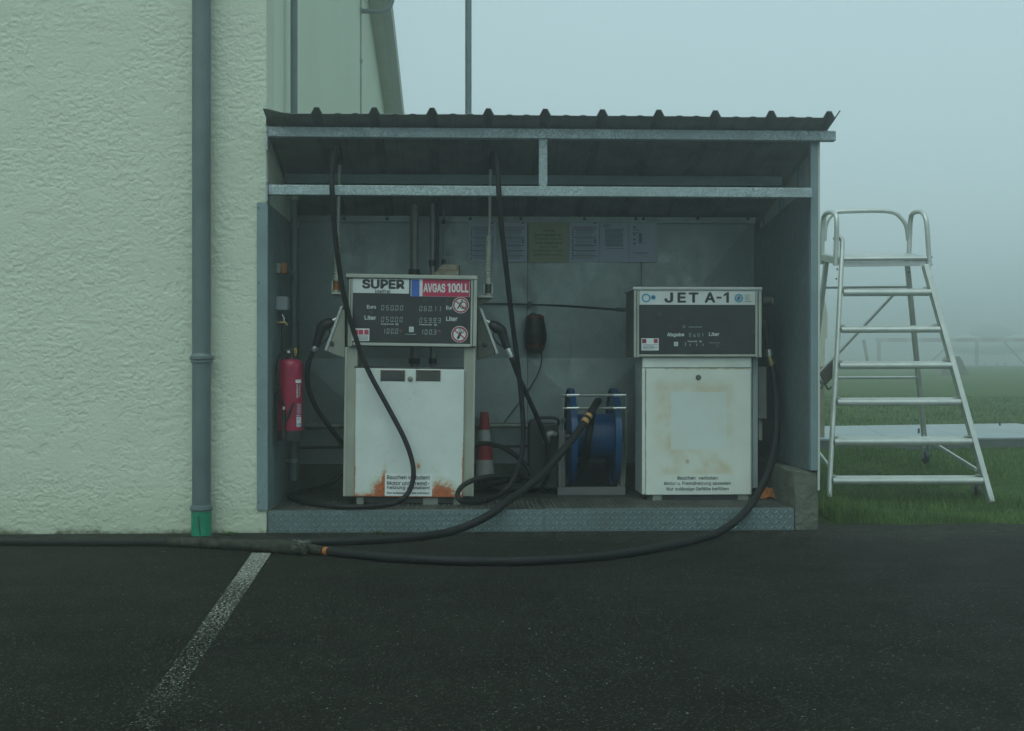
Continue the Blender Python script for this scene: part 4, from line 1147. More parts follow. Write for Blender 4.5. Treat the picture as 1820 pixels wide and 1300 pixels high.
# side fittings
MB().lathe([(0.0, 0), (0.036, 0), (0.036, 0.055), (0.031, 0.058), (0.031, 0.064), (0.0, 0.064)], W(1355.5, 535.5, YJ + 0.2), (1, 0, 0), 20).build('side_canister', M['brass'] if False else M['head_side'], dj)
MB().lathe([(0.0, 0), (0.03, 0), (0.03, 0.005), (0.02, 0.007), (0, 0.007)], W(1355.5, 535.5, YJ + 0.2) + Vector((0.0645, 0, 0)), (1, 0, 0), 20).build('canister_cap', M['chrome'], dj)
MB().pbox(1347.3, 1363, 652, 745, YJ + 0.14, YJ + 0.30).build('side_box', M['grey_frame'], dj, 0.006)
MB().pbox(1348, 1355, 746, 783, YJ + 0.18, YJ + 0.21).build('side_tube', M['steel_pipe'], dj, 0.004)

# big hose of the JET dispenser
jet = thing('fuel_hose', 'thick black hose from JET A-1 dispenser sweeping across the asphalt', 'fuel hose', onz(900, 1003, 0.01), 'hoses lying on the asphalt')
GR = lambda px, py, r=0.025: onz(px, py, 0.010 + r)
Yn = YJ + 0.14
pts = [h(1372,648,Yn), h(1378,685,Yn-.01), h(1381,735,Yn-.05), h(1378,788,Yn-.15), h(1366,838,Yn-.32), h(1347,878,8.49), h(1330,903,8.36), h(1308,926,8.245), h(1285,942,8.20), GR(1255,954), GR(1190,970), GR(1100,985), GR(1000,994.5), GR(900,998), GR(800,997), GR(700,992), GR(620,984.5), GR(570,979), GR(500,973), GR(430,969), GR(350,966), GR(280,964), GR(180,963.5), GR(80,963), GR(0,962.5), GR(-300,958)]
MB().tube(pts, 0.0248, 14, res=8).build('hose', M['rubber'], jet)
P_ = [h(1356,568,Yn), h(1359,578,Yn), h(1362,600,Yn), h(1366,622,Yn)]
kx = Yn / FPX
nb = MB().tube(P_, [5*kx, 8.5*kx, 5.5*kx, 5*kx], 12, res=4).build('nozzle_body', M['black'], jet)
MB().tube([h(1366,621,Yn), h(1367.5,634,Yn)], 5.5*kx, 14).build('swivel', M['chrome'], jet)
MB().tube([h(1367.5,634,Yn), h(1372,650,Yn)], [4.6*kx, 6.4*kx], 14).build('brass_coupling', M['brass'], jet)
A, B = GR(577, 980), GR(583.5, 980.6)
MB().tube([A, B], 0.0258, 16).build('orange_band', M['orange'], jet)

# frayed sleeve wrapped round the hoses
slv = thing('hose_sleeve', 'frayed grey-brown fabric sleeve wrapped around the hoses by the wall', 'hose sleeve', onz(420, 980, 0.01))
pts = [GR(300,963.5,.028), GR(340,964.5,.032), GR(400,967,.034), GR(460,970,.037), GR(510,973,.041), GR(541,975.5,.043)]
pp, rr = spline([Vector(p) for p in pts], [.0262,.030,.032,.034,.037,.039], 14)
m_ = MB().tube(pp, rr, 20)
vn = []
for v_ in m_.v:
    p = Vector(v_); dd = mnoise.noise(p * 14) * 0.009 + mnoise.noise(p * 45) * 0.005
    vn.append((p.x + dd * .3, p.y - dd, max(p.z + dd, 0.0085)))
m_.v = vn
m_.build('sleeve', M['fabric'], slv)
m_ = MB()
for i in range(46):
    e = pp[-1 - rng.integers(0, 8)]; an = rng.uniform(-0.3, math.pi * 0.95); r_ = 0.037
    p = e + Vector((0, -math.cos(an) * r_, math.sin(an) * r_))
    q = p + Vector((rng.uniform(-0.04, 0.045), rng.uniform(-.02, .015), rng.uniform(-0.012, 0.014)))
    q.z = max(q.z, 0.014)
    m_.tube([p, p.lerp(q, .5) + Vector((0, 0, .006)), q], [.0016, .0013, .0006], 4, res=2)
kind(m_.build('frayed_threads', M['fray'], slv), 'stuff')
MB().tube([GR(541,975,.02), GR(556,977,.026), GR(575,979.5,.026)], [0.036, 0.030, 0.0262], 16, res=4).build('sleeve_neck', M['fabric'], slv)

# ------------------------------------------------------------------ hose reel and its hose
YRc = 9.50
rl = thing('hose_reel', 'blue hose reel in grey steel frame beside the JET dispenser', 'hose reel', W(1052, 880, YRc - .2) * 1.0)
k = (YRc - 0.2) / FPX
YFr = 9.27
def fr(a, b, c, d, Y0, Y1, nm, mt, par=rl, bv=0.004): return MB().pbox(a, b, c, d, Y0, Y1).build(nm, M[mt], par, bv)
fr(991, 1112, 866.5, 880.5, YFr, YFr + 0.06, 'base_bar', 'grey_frame')
fr(992.5, 1005, 765, 866.2, YFr, YFr + 0.06, 'frame_post', 'grey_frame')
fr(1103, 1111.5, 788, 866.2, YFr, YFr + 0.06, 'frame_post', 'grey_frame')
xl_, xr2 = W(992.5, 870, YFr).x, W(1111.5, 870, YFr).x
for x_ in (xl_, xr2 - 0.05): MB().box(x_, x_ + 0.05, YFr + 0.061, YFr + 0.56, FLZ + 0.02, FLZ + 0.075).build('side_bar', M['grey_frame'], rl)
for x_ in (xl_ + 0.005, xr2 - 0.03): MB().box(x_, x_ + 0.025, YRc - 0.03, YRc + 0.03, FLZ + 0.0755, W(1050, 772, YRc).z).build('bearing_post', M['grey_frame'], rl)
zc_ = W(1050, 776, YRc).z
def flange(px):
    x_ = W(px, 776, YRc).x
    MB().lathe([(0.06, -0.004), (0.345, -0.004), (0.352, -0.022), (0.362, -0.022), (0.362, 0.022), (0.352, 0.022), (0.345, 0.004), (0.06, 0.004)], (x_, YRc, zc_), (1, 0, 0), 48).build('flange', M['blue'], rl)
    return x_
xa = flange(1014); xb = flange(1090)
MB().lathe([(0.17, 0), (0.17, xb - xa - 0.006)], (xa + 0.003, YRc, zc_), (1, 0, 0), 40).build('drum', M['blue'], rl)
MB().lathe([(0.0, 0), (0.02, 0), (0.02, xr2 - xl_ - 0.012), (0, xr2 - xl_ - 0.012)], (xl_ + 0.006, YRc, zc_), (1, 0, 0), 14).build('axle', M['steel_pipe'], rl)
# wound hose turns on the drum, low at the back
m_ = MB(); pts = []
for i in range(0, 3 * 16 + 1):
    an = 2 * math.pi * i / 16
    pts.append((xa + 0.06 + 0.055 * i / 16, YRc + math.cos(an) * 0.199, zc_ + math.sin(an) * 0.199))
# guide rollers in front of the drum
Yg = 9.13
for (y0) in (703, 726):
    A, B = W(999, y0, Yg), W(1114, y0 - 0.8, Yg)
    g_ = MB().tube([A, B], 0.009, 12).build('guide_rod', M['steel_pipe'], rl)
    for (a_, b_) in ((1007.5, 1029.5), (1090, 1112)):
        MB().tube([W(a_, y0, Yg), W(b_, y0 - .4, Yg)], 0.0115, 14).build('roller_sleeve', M['chrome'], g_)
    MB().tube([W(1030, y0, Yg), W(1089, y0 - .4, Yg)], 0.0105, 14).build('roller', M['steel_pipe'], g_)
for px in (1001, 1113):
    MB().tube([W(px, 700, Yg), W(px, 752, Yg), W(px, 800, Yg + 0.10), W(px if px < 1050 else 1110, 862, YFr - 0.006)], 0.0055, 8).build('guide_bracket', M['steel_pipe'], rl)
fr(998, 1006, 744, 752, Yg - 0.02, Yg + 0.02, 'bracket_block', 'dark_metal')
fr(1022, 1034, 881, 888, YFr + 0.02, YFr + 0.07, 'foot', 'steel_pipe')
rh = thing('fuel_hose', 'black hose drawn from the blue reel down over the step', 'fuel hose', onz(700, 960, 0.01), 'hoses lying on the asphalt')
pts = [(xa + 0.10, YRc + 0.15, zc_ - 0.145), (xa + 0.10, YRc, zc_ - 0.205), (xa + 0.105, YRc - 0.17, zc_ - 0.13), (xa + 0.112, YRc - 0.222, zc_ + 0.0), (xa + 0.13, YRc - 0.215, zc_ + 0.11), h(1054,728,9.20), h(1063,714,Yg), h(1060,717,9.05), h(1048,737,8.98), h(1030,764,8.90), h(1000,802,8.77), h(965,842,8.62), h(932,870,8.49), h(900,893,8.36), h(872,914,8.27), h(836,933,8.215), GR(795,946.5,.026), GR(750,953.5,.026), GR(700,958,.026), GR(640,961,.026), GR(580,963,.026), GR(530,963.5,.026), GR(470,964,.026), GR(400,962,.02)]
MB().tube(pts, 0.0265, 14, res=8).build('hose', M['rubber'], rh)
for (a_, b_) in (((1043.5, 743.5), (1046, 739.5)), ((1037, 753), (1040, 748.5))):
    A, B = h(a_[0], a_[1], 8.955), h(b_[0], b_[1], 8.965)
    A = Vector(pts[8]).lerp(Vector(pts[9]), 0.04 if a_[0] > 1040 else 0.36); B = Vector(pts[8]).lerp(Vector(pts[9]), 0.20 if a_[0] > 1040 else 0.56)
    MB().tube([A, B], 0.0283, 16).build('orange_band', mat('pale_orange_tape', (0.50, 0.27, 0.10), 0.6, 0, 0.1, 20), rh)

# ------------------------------------------------------------------ things standing in the shelter
# traffic cone
cn = W(861, 868, 9.70)
c0 = thing('traffic_cone', 'red and white banded traffic cone standing behind the left dispenser', 'traffic cone', (cn.x, cn.y, FLZ))
zz = lambda py: W(861, py, 9.70).z - FLZ
k = 9.7 / FPX
MB().lathe([(0.0, zz(733)), (6.5*k, zz(733)), (7.2*k, zz(735)), (10*k, zz(764)), (10*k, zz(764.1)), (12.5*k, zz(790)), (12.5*k, zz(790.1)), (15.3*k, zz(817)), (15.3*k, zz(817.1)), (18.5*k, zz(850)), (19.5*k, 0.03)], (cn.x, cn.y, FLZ), n=26, mats=[0,0,0,1,1,0,0,1,1,1]).build('cone_body', [M['cone_red'], M['cone_white']], c0)
MB().box(cn.x - 0.13, cn.x + 0.13, cn.y - 0.13, cn.y + 0.13, FLZ + 0.001, FLZ + 0.03).build('cone_base', M['black'], c0, 0.008)
# black canister with loop handle and steel hose coupling beside the reel
cb = W(966, 874, 9.32)
jc = thing('jerrycan', 'black canister with loop handle left of the blue reel', 'canister', (cb.x, cb.y, FLZ))
MB().ppoly([(940, 752), (946, 745), (958, 753), (990, 753), (993, 760), (993, 869), (940, 869)][::-1], 9.30, 9.48).build('canister_body', M['black'], jc, 0.012, 3)
MB().tube([W(948,754,9.38), W(951,744,9.38), W(962,743,9.38), W(985,743,9.38), W(993,748,9.38), W(991,757,9.38)], 0.012, 10, res=4).build('handle', M['black'], jc)
cp = MB().tube([W(971,790,9.22), W(973,776,9.22), W(979,771,9.22), W(988,773,9.24)], [0.022,0.026,0.026,0.02], 14, res=4).build('coupling', M['steel_pipe'], jc)
MB().tube([W(972,788,9.22), W(971,830,9.24), FL(970,868)], 0.02, 12).build('stand_pipe', M['dark_metal'], jc)
# timber wedge on top of the left dispenser
wz0 = W(*derot(795, 490), 8.9).z
wb = thing('timber_wedge', 'rough timber wedge lying on top of the left dispenser', 'timber', W(795, 489, 8.85))
A = [W(768, 489.2, 8.84), W(815, 491.2, 8.84), W(815, 470.5, 8.84), W(787, 470.5, 8.84)]
zb_ = min(A[0].z, A[1].z)
wo_ = MB().prism([A[0], A[1], A[2].lerp(A[1], .5), A[3].lerp(A[0], .52)], (0.012, 0.09, 0)); wo_.build('lower_board', M['wood'], wb, 0.003)
d_ = Vector((0, 0, 0.001))
MB().prism([A[3].lerp(A[0], .52) + d_, A[2].lerp(A[1], .5) + d_, A[2], A[3]], (0.012, 0.088, 0)).build('upper_board', M['wood'], wb, 0.003)
# orange rag at the right end of the step
rg = MB()
c_ = onz(1368, 887, FLZ + 0.005)
nn_ = 18
vv = []
for j in range(nn_):
    for i in range(nn_):
        u, v2 = i/(nn_-1)*2-1, j/(nn_-1)*2-1
        r2 = math.sqrt(u*u+v2*v2)
        hgt = max(0, 0.085 * (1 - r2**2 * 0.8)) * (0.75 + 0.5*mnoise.noise(Vector((u*2.2, v2*2.2, 1.3)))) + 0.02*abs(mnoise.noise(Vector((u*5, v2*5, 4))))
        vv.append((c_.x + u*0.068*(1+.15*mnoise.noise(Vector((u, v2, 8)))), c_.y + 0.05 + v2*0.06, FLZ + 0.004 + max(hgt, 0.004)))
rg.add(vv, [(j*nn_+i, j*nn_+i+1, (j+1)*nn_+i+1, (j+1)*nn_+i) for j in range(nn_-1) for i in range(nn_-1)], 0, True)
ro = tag(rg.build('rag', M['orange_rag']), 'crumpled orange rag on the step beside the concrete block', 'rag')
sm_ = ro.modifiers.new('solid', 'SOLIDIFY'); sm_.thickness = 0.003

# pipes behind the left dispenser
def vpipe(nm, label, px, rpx, y0, y1, Y, mt, group=None, flange_y=()):
    k = Y / FPX; b_ = W(px, y1, Y)
    t = thing(nm, label, 'pipe', b_, group)
    top = W(px, y0, Y)
    MB().tube([b_, Vector((b_.x, Y, top.z))], rpx * k, 16).build('pipe', M[mt], t)
    for fy in flange_y:
        zc = W(px, fy, Y).z
        MB().lathe([(rpx*k, -.022), (rpx*k*1.45, -.02), (rpx*k*1.45, .02), (rpx*k, .022)], (b_.x, Y, zc), n=16).build('coupling', M['dark_metal'], t)
    return t
fz = 650 + (CAMZ - FLZ) * FPX / 9.75
vpipe('riser_pipe', 'thick dull steel pipe rising behind the SUPER sign', 736.5, 7.2, 362, fz, 9.74, 'steel_pipe', None, (484, 642))
tp = vpipe('riser_pipe', 'thinner steel pipe with dark cable rising behind the timber wedge', 769, 5.0, 362, fz, 9.74, 'steel_pipe', None, (468, 642))
MB().tube([W(777, 362, 9.74), W(777.5, 420, 9.74), W(776.5, 470, 9.74), W(775, 520, 9.74)], 0.014, 10, res=4).build('cable', mat('dark_blue_cable', (0.02, 0.035, 0.07), 0.5), tp)
rd = vpipe('rod', 'thin vertical rod on the back wall beside the paired pipes', 788.5, 1.5, 372, 468, 9.8, 'steel_pipe')
MB().lathe([(0.007, -.02), (0.013, -.012), (0.013, .012), (0.007, .02)], W(788.5, 394, 9.8), n=12).build('rod_joint', M['dark_metal'], rd)
MB().lathe([(0.007, -.02), (0.016, -.012), (0.016, .012), (0.007, .02)], W(788.5, 466, 9.8), n=12).build('rod_joint', M['dark_metal'], rd)
tz = W(757, 484, 9.72).z
hp = thing('horizontal_pipe', 'horizontal steel pipe along the back wall behind cone', 'pipe', W(740, 760, 9.84))
zp = W(740, 757, 9.84).z
MB().tube([(W(541, 757, 9.84).x, 9.84, zp), (W(945, 757, 9.84).x, 9.84, zp)], 4.8 * 9.84 / FPX, 16).build('pipe', M['steel_pipe'], hp)
for px in (549, 560, 850, 936): MB().lathe([(0.021, -.018), (0.029, -.016), (0.029, .016), (0.021, .018)], (W(px, 757, 9.84).x, 9.84, zp), (1, 0, 0), 16).build('coupling', M['steel_pipe'], hp)
MB().box(W(700,757,9.84).x, W(705,757,9.84).x, 9.84, YB, zp - 0.012, zp + 0.012).build('bracket', M['dark_metal'], hp)
hp = thing('horizontal_conduit', 'thin lower conduit along the back wall near the floor', 'pipe', W(740, 797, 9.88))
zp = W(740, 796, 9.88).z
MB().tube([(W(530, 796, 9.88).x, 9.88, zp), (W(600, 796, 9.88).x, 9.88, zp + .006), (W(700, 796, 9.88).x, 9.88, zp), (W(945, 796, 9.88).x, 9.88, zp + .01)], 0.011, 10, res=4).build('conduit', M['dark_metal'], hp)
# vent pipe on the side wall, through the roof
Xv = XC + 0.065; Yv = 9.2
vp = thing('vent_pipe', 'grey vent pipe in the left corner rising through the shelter roof', 'pipe', (Xv, Yv, FLZ + 0.16))
MB().tube([(Xv, Yv, FLZ + 0.12), (Xv, Yv, 6.9)], 0.0255, 18).build('pipe', M['pipe_grey'], vp)
for zc in (2.31, 0.42):
    MB().lathe([(0.0257, -.014), (0.033, -.013), (0.033, .013), (0.0257, .014)], (Xv, Yv, zc), n=18).build('clamp', M['steel_pipe'], vp)
    MB().box(XC + 0.005, Xv - 0.026, Yv - 0.008, Yv + 0.008, zc - 0.008, zc + 0.008).build('stand_off', M['steel_pipe'], vp)
# galvanised mast behind the shelter
mp_ = W(832.5, 100, 10.45)
ms = thing('mast', 'slender galvanised pole rising behind the shelter roof', 'pole', (mp_.x, 10.45, gz(10.45)))
MB().tube([(mp_.x, 10.45, gz(10.45) - 0.1), (mp_.x, 10.45, 5.2)], 0.0265, 18).build('pole', M['galv'], ms)
MB().lathe([(0.027, -.03), (0.033, -.028), (0.033, .028), (0.027, .03)], (mp_.x, 10.45, 3.18 + 1.5), n=18).build('collar', M['galv'], ms)
# small vent cowl peeking over the third roof rib
# conduit across to the JET dispenser
cdt = thing('conduit', 'thin conduit running across the back wall to the JET dispenser', 'conduit', W(940, 545, 9.9))
pts = [W(852, 539.5, 9.92), W(940, 541.5, 9.9), W(1000, 544, 9.7), W(1060, 548, 9.3), W(1096, 550.5, 9.12), W(1112, 551, 9.08)]
MB().tube(pts, [.007, .007, .009, .009, .009, .009], 10, res=4).build('conduit', M['dark_metal'], cdt)
MB().tube([W(1096, 550.5, 9.12), W(1111, 551, 9.08)], 0.014, 12).build('gland', M['dark_metal'], cdt)
MB().pbox(938, 945, 536, 546, 9.88, 9.94).build('clip', M['dark_metal'], cdt)
# dark drum-shaped device hanging on the back wall
Yq = 9.86; k = Yq / FPX
dv = thing('wall_device', 'dark barrel-shaped device with red top hanging on the back wall', 'wall device', W(951, 630, Yq))
cq = W(951, 595, Yq)
cs0 = MB().lathe([(0, 33*k), (13*k, 33*k), (16*k, 28*k), (18*k, 18*k), (20*k, 0), (19.5*k, -12*k), (17*k, -25*k), (13*k, -33*k), (0, -34*k)], cq, n=28)
cs0.v = [tuple(Vector(p) + Vector((mnoise.noise(Vector(p)*22), mnoise.noise(Vector(p)*22 + Vector((4,0,0))), 0.4*mnoise.noise(Vector(p)*30)))*0.011) for p in cs0.v]
cs0.build('casing', mat('grimy_black_plastic', (0.030, 0.026, 0.018), 0.5, 0, 0.4, 18, 0, 1, 0.3), dv)
MB().lathe([(0, 36*k), (9*k, 36*k), (15.2*k, 33.2*k), (16.6*k, 28.6*k), (16.4*k, 28*k)], cq, n=28).build('lid', M['maroon'], dv)
MB().lathe([(18.2*k, -18*k), (18.6*k, -18*k), (17.4*k, -24*k), (17*k, -24*k)], cq, n=28).build('band', M['maroon'], dv)
MB().pbox(943, 952, 556, 560, Yq - 0.03, Yq + 0.01).build('hanger', M['black'], dv)
MB().tube([W(962, 622, Yq - .03), W(963, 640, Yq), W(956, 665, Yq + .05), W(935, 700, Yq + .07), W(905, 740, Yq + .07), W(893, 755, Yq + .06)], 0.0042, 6, res=5).build('cord', M['black'], dv)

# notices on the back wall
Yn2 = YB - 0.026
def sheet(px0, px1, py0, py1, label, mt='paper', n=0):
    b_ = W((px0+px1)/2, py1, Yn2)
    o = thing('notice_sheet' if mt == 'paper' else 'notice_board', label, 'notice', b_, 'notices on the back wall')
    m_ = MB().pbox(px0, px1, py0, py1, Yn2 - 0.0015, Yn2)
    m_.build('sheet', M[mt], o)
    return o
def table_sheet(px0, px1, label):
    o = sheet(px0, px1, 391.5, 466, label)
    Yp_ = Yn2 - 0.0022
    a, b = px0 + 5, px1 - 5
    m_ = MB(); m2 = MB(); m3 = MB()
    for i, y in enumerate((403.5, 407, 421.5, 436, 445, 454.5)):
        (m2 if i < 2 else m_).quadp(a, b, y, y + 1.2, Yp_)
    for y in (409, 411, 413, 415.5, 418, 424, 426.5, 429, 431.5, 434, 438.5, 441, 447, 449.5, 452, 457, 459.5):
        m3.quadp(a + 6, b - rng.uniform(3, 9), y, y + 0.8, Yp_)
    for y in (411, 416, 426, 431, 439, 443, 449, 458): m_.quadp(a, a + 2.2, y, y + 3.2, Yp_)
    for y in (425.5, 429.5): m_.quadp(b - 4, b - .5, y, y + 3, Yp_)
    m_.quadp(b - 5, b, 396, 398, Yp_)
    m_.build('print', M['paper_ink'], o); m2.build('red_rule', M['paper_red'], o); m3.build('text_lines', M['paper_grey'], o)
table_sheet(832, 882, 'leftmost laminated table sheet behind the right spring of the left dispenser')
table_sheet(887.5, 937, 'laminated table sheet immediately left of the olive notice')
table_sheet(1012, 1065, 'laminated table sheet immediately right of the olive notice')
o = sheet(940.5, 1010.5, 392.5, 467, 'olive notice headed Achtung in the middle of the back wall', 'paper_yellow')
m_ = Lines(); Yp_ = Yn2 - 0.0022
for i, (s_, x0, x1) in enumerate((('Achtung', 965, 985.5), ('Beim Betanken der', 950, 998.5), ('Flugzeuge muss ein', 949.5, 1000), ('Sicherheitsabstand', 951, 998), ('von 3 m zum', 959, 991), ('unbeteiligten Umfeld', 948.5, 1000), ('eingehalten werden.', 949.5, 999.5))):
    ptext(m_, s_, x0, x1, 408 + i*7.1, 413.2 + i*7.1, Yp_, 0, .01)
m_.build('lettering', M['label_ink'], o)
o = sheet(1066, 1117, 392, 466.5, 'laminated text sheet in the middle of the right group of notices')
m_ = MB()
for i in range(14): m_.quadp(1075.5, 1110 - rng.uniform(0, 5), 407 + i*2.2, 408.2 + i*2.2, Yp_)
for y in (434, 437.5, 441.5): m_.quadp(1077, 1108, y, y + 1, Yp_)
m_.build('text_lines', M['paper_grey'], o)
m_ = MB(); m_.quadp(1072, 1088, 400, 401.2, Yp_); m_.quadp(1072, 1083, 403.2, 404.2, Yp_); m_.build('print', M['paper_ink'], o)
o = sheet(1118, 1168, 392.2, 466.5, 'rightmost laminated sheet with a column of small dots')
m_ = MB()
for y in (403, 416, 425, 432): m_.quadp(1125.5, 1129.5, y, y + 2.6, Yp_)
for y in (408.5, 413.8): m_.quadp(1124, 1135.5, y, y + 1, Yp_)
m_.build('print', M['paper_ink'], o)
m_ = MB(); m_.quadp(1135.5, 1141, 415, 432, Yp_); m_.quadp(1124, 1153, 449, 450, Yp_); m_.quadp(1128, 1152, 451.4, 452.2, Yp_); m_.quadp(1135, 1151, 432.4, 433, Yp_); m_.build('text_lines', M['paper_grey'], o)

# ------------------------------------------------------------------ left wall of the shelter
Ye = 8.64; k = Ye / FPX
ce = W(516, 783, Ye); ce.x = max(ce.x, XC + 0.098)
fe = thing('fire_extinguisher', 'red fire extinguisher with black hose and base on the left wall', 'fire extinguisher', ce)
zz = lambda py: W(516, py, Ye).z - ce.z
rb = 21.8 * k
MB().lathe([(0, zz(765)), (rb, zz(765)), (rb, zz(652)), (rb*.97, zz(647)), (rb*.85, zz(642)), (rb*.5, zz(638.5)), (0, zz(638))], ce, n=36).build('cylinder', M['red_ext'], fe)
MB().lathe([(0, 0), (rb*1.02, 0), (rb*1.03, zz(765.2)), (rb*.9, zz(765))], ce, n=36).build('base_cap', M['black'], fe)
vh = MB().lathe([(rb*.42, zz(640)), (rb*.42, zz(632)), (rb*.3, zz(631)), (rb*.3, zz(624)), (0, zz(623.5))], ce, n=18).build('valve', M['black'], fe)
tx = lambda px, py, dy=0.0: Vector((ce.x + (px - 516) * k, ce.y + dy, ce.z + zz(py)))
MB().prism([tx(507, 626, -.012), tx(524, 621, -.012), tx(525, 618, -.012), tx(507, 621.5, -.012)], (0, .024, 0)).build('lever', M['dark_metal'], vh)
MB().tube([tx(526, 633, -.02), tx(527.5, 624, -.022), tx(525, 619, -.02), tx(524.5, 628, -.02)], .0035, 6, res=4).build('safety_tag', M['yellow'], vh)
MB().lathe([(.009, 0), (.009, .006), (0, .006)], tx(514, 626, -.03), (0, -1, 0), 12).build('gauge', M['chrome'], vh)
hs_ = MB().tube([tx(511, 627, -.02), tx(503, 627, -.05), tx(497.5, 640, -.08), tx(497, 665, -.092), tx(501, 695, -.10), tx(507, 718, -.10), tx(508, 722, -.10)], .0085, 10, res=5).build('hose', M['rubber'], fe)
MB().tube([tx(508, 722, -.10), tx(508, 727.5, -.10)], .0105, 12).build('hose_ferrule', M['chrome'], hs_)
MB().tube([tx(508, 728, -.10), tx(507.5, 750, -.10), tx(508, 778, -.10)], [.013, .012, .016], 12).build('discharge_nozzle', M['black'], hs_)
MB().tube([tx(509, 752, -.10), tx(517, 735, -.105), tx(526, 714, -.10)], [.008, .010, .006], 8).build('nozzle_lever', M['black'], hs_)
# curved print on the cylinder
def cyl_print(items, nm, mt):
    m_ = MB()
    for it in items: it(m_)
    m2 = []
    for (x, y, z_) in m_.v:
        u = (x - ce.x) / rb
        an = max(-1.45, min(1.45, u * 1.0))
        m2.append((ce.x + math.sin(an) * (rb + .0012), ce.y - math.cos(an) * (rb + .0012), z_))
    m_.v = m2
    return m_.build(nm, M[mt], fe)
def rq(px0, px1, py0, py1):
    def f(m_):
        for i in range(4):
            a = tx(px0 + (px1-px0)*i/4, py0); b = tx(px0 + (px1-px0)*(i+1)/4, py1)
            m_.add([(a.x, 0, b.z), (b.x, 0, b.z), (b.x, 0, a.z), (a.x, 0, a.z)], [(0,1,2,3)])
    return f
cyl_print([rq(528, 541, 675, 681), rq(530, 541, 741, 758)], 'white_label', 'sign_white')
cyl_print([rq(529, 540, 737.5, 739.5)] + [rq(531, 541, 718 + 2.6*i, 719.2 + 2.6*i) for i in range(7)], 'small_print', 'paper')
cyl_print([rq(535, 539, 684 + 3.2*i, 685.6 + 3.2*i) for i in range(7)], 'side_print', 'paper')
def dig(m_):
    for i, ch in enumerate('123'):
        vs_, fs = text_mesh(ch, .03)
        xs_ = [v[0] for v in vs_]; ys_ = [v[1] for v in vs_]
        h_ = max(ys_) - min(ys_)
        for_ = []
        for v in vs_:
            u = (v[0]-min(xs_))/max(.2, (max(xs_)-min(xs_))) ; q = (v[1]-min(ys_))/h_
            p = tx(529.3 + u*4.2, 683.2 + i*8.3 + (1-q)*7)
            for_.append((p.x, 0, p.z))
        m_.add(for_, fs)
cyl_print([dig], 'lettering', 'print_white')
cyl_print([rq(531, 535, 752, 756.5), rq(536, 540, 752, 756.5), rq(532, 535, 743, 746)], 'pictogram', 'sky_blue')
MB().box(XC + .0045, ce.x - rb*.6, ce.y - .02, ce.y + .02, ce.z + zz(700), ce.z + zz(690)).build('wall_bracket', M['dark_metal'], fe)
# orange-handled valve joined to the vent pipe
Yo = 8.78
ov = thing('stop_valve', 'small stop valve with worn orange handle on the left wall', 'valve', W(500, 488, Yo))
xw = XC + .005
zv = W(500, 478, Yo).z
MB().tube([(xw + .03, Yo, zv), (xw + .05, Yo + .2, zv), (Xv, Yv - .02, zv - .01)], .012, 10).build('pipe', M['steel_pipe'], ov)
MB().box(xw, xw + .03, Yo - .05, Yo + .03, zv - .035, zv + .035).build('valve_block', M['steel_pipe'], ov, .004)
m_ = MB().ppoly([(499, 469), (503, 467), (509, 468), (510, 474), (508, 479), (510, 485), (505, 487), (500, 486), (501, 480), (498, 474)][::-1], Yo - .06, Yo - .035)
m_.build('orange_handle', M['orange'], ov, .004)
jb = thing('junction_box', 'small grey junction box on the left wall above the tap', 'junction box', W(497, 552, Yo))
MB().box(xw, xw + .075, Yo - .06, Yo + .05, W(497, 552, Yo).z, W(497, 528, Yo).z).build('box', M['box_grey'], jb, .005)
MB().box(xw + .0755, xw + .08, Yo - .055, Yo + .045, W(497, 551, Yo).z, W(497, 529, Yo).z).build('lid', M['box_grey'], jb, .002)
MB().tube([(xw + .03, Yo, W(497, 552.5, Yo).z), (xw + .032, Yo, W(497, 600, Yo).z), (xw + .02, Yo + .05, W(497, 640, Yo).z)], .006, 8).build('cable', M['black'], jb)
wt = thing('water_tap', 'small tarnished tap on the left wall under junction box', 'tap', W(493, 580, Yo))
zt2 = W(493, 574, Yo).z
MB().tube([(xw, Yo - .02, zt2), (xw + .06, Yo - .02, zt2), (xw + .072, Yo - .02, zt2 - .02)], [.010, .012, .010], 10).build('spout', M['brass'], wt)
MB().tube([(xw + .045, Yo - .02, zt2), (xw + .05, Yo - .02, zt2 + .03), (xw + .035, Yo - .02, zt2 + .055)], .005, 8).build('tap_lever', M['chrome'], wt)

# ------------------------------------------------------------------ ladder on the right
YT, YBt = 10.32, 9.76      # front stiles lean back: Y at the top and at the feet
yl = lambda py: YBt + (905 - py) / (905 - 460) * (YT - YBt)
lad = thing('platform_ladder', 'aluminium platform stepladder with handrails standing on the grass beside shelter', 'ladder', onz(1620, 905, gz(9.76)))
LP = lambda px, py, Y=None: W(px, py, yl(py) if Y is None else Y)
rt = 0.0205
MB().tube([LP(1484,426), LP(1488,421), LP(1494,424), LP(1497,438), LP(1493,520), LP(1488,620), LP(1481,735), LP(1475.5,842), LP(1474,885)], rt, 14, res=5).build('left_stile', M['alu'], lad)
MB().tube([LP(1474,884), LP(1473.2,905)], rt*1.08, 12).build('foot', M['black'], lad)
def bar(name, A, B, wx, wy, mt='alu', par=lad):
    A, B = Vector(A), Vector(B); d = (B - A).normalized()
    u = Vector((1,0,0)); u = (u - d*u.dot(d)).normalized(); v2 = d.cross(u)
    c = [A + u*sx*wx/2 + v2*sy*wy/2 for sx, sy in ((-1,-1),(1,-1),(1,1),(-1,1))]
    return MB().prism(c, B - A).build(name, M[mt], par, 0.003)
bar('right_stile', LP(1644,472), LP(1761.5,893), 0.042, 0.065)
bar('foot', LP(1761.7,894), LP(1765,907), 0.05, 0.07, 'black')
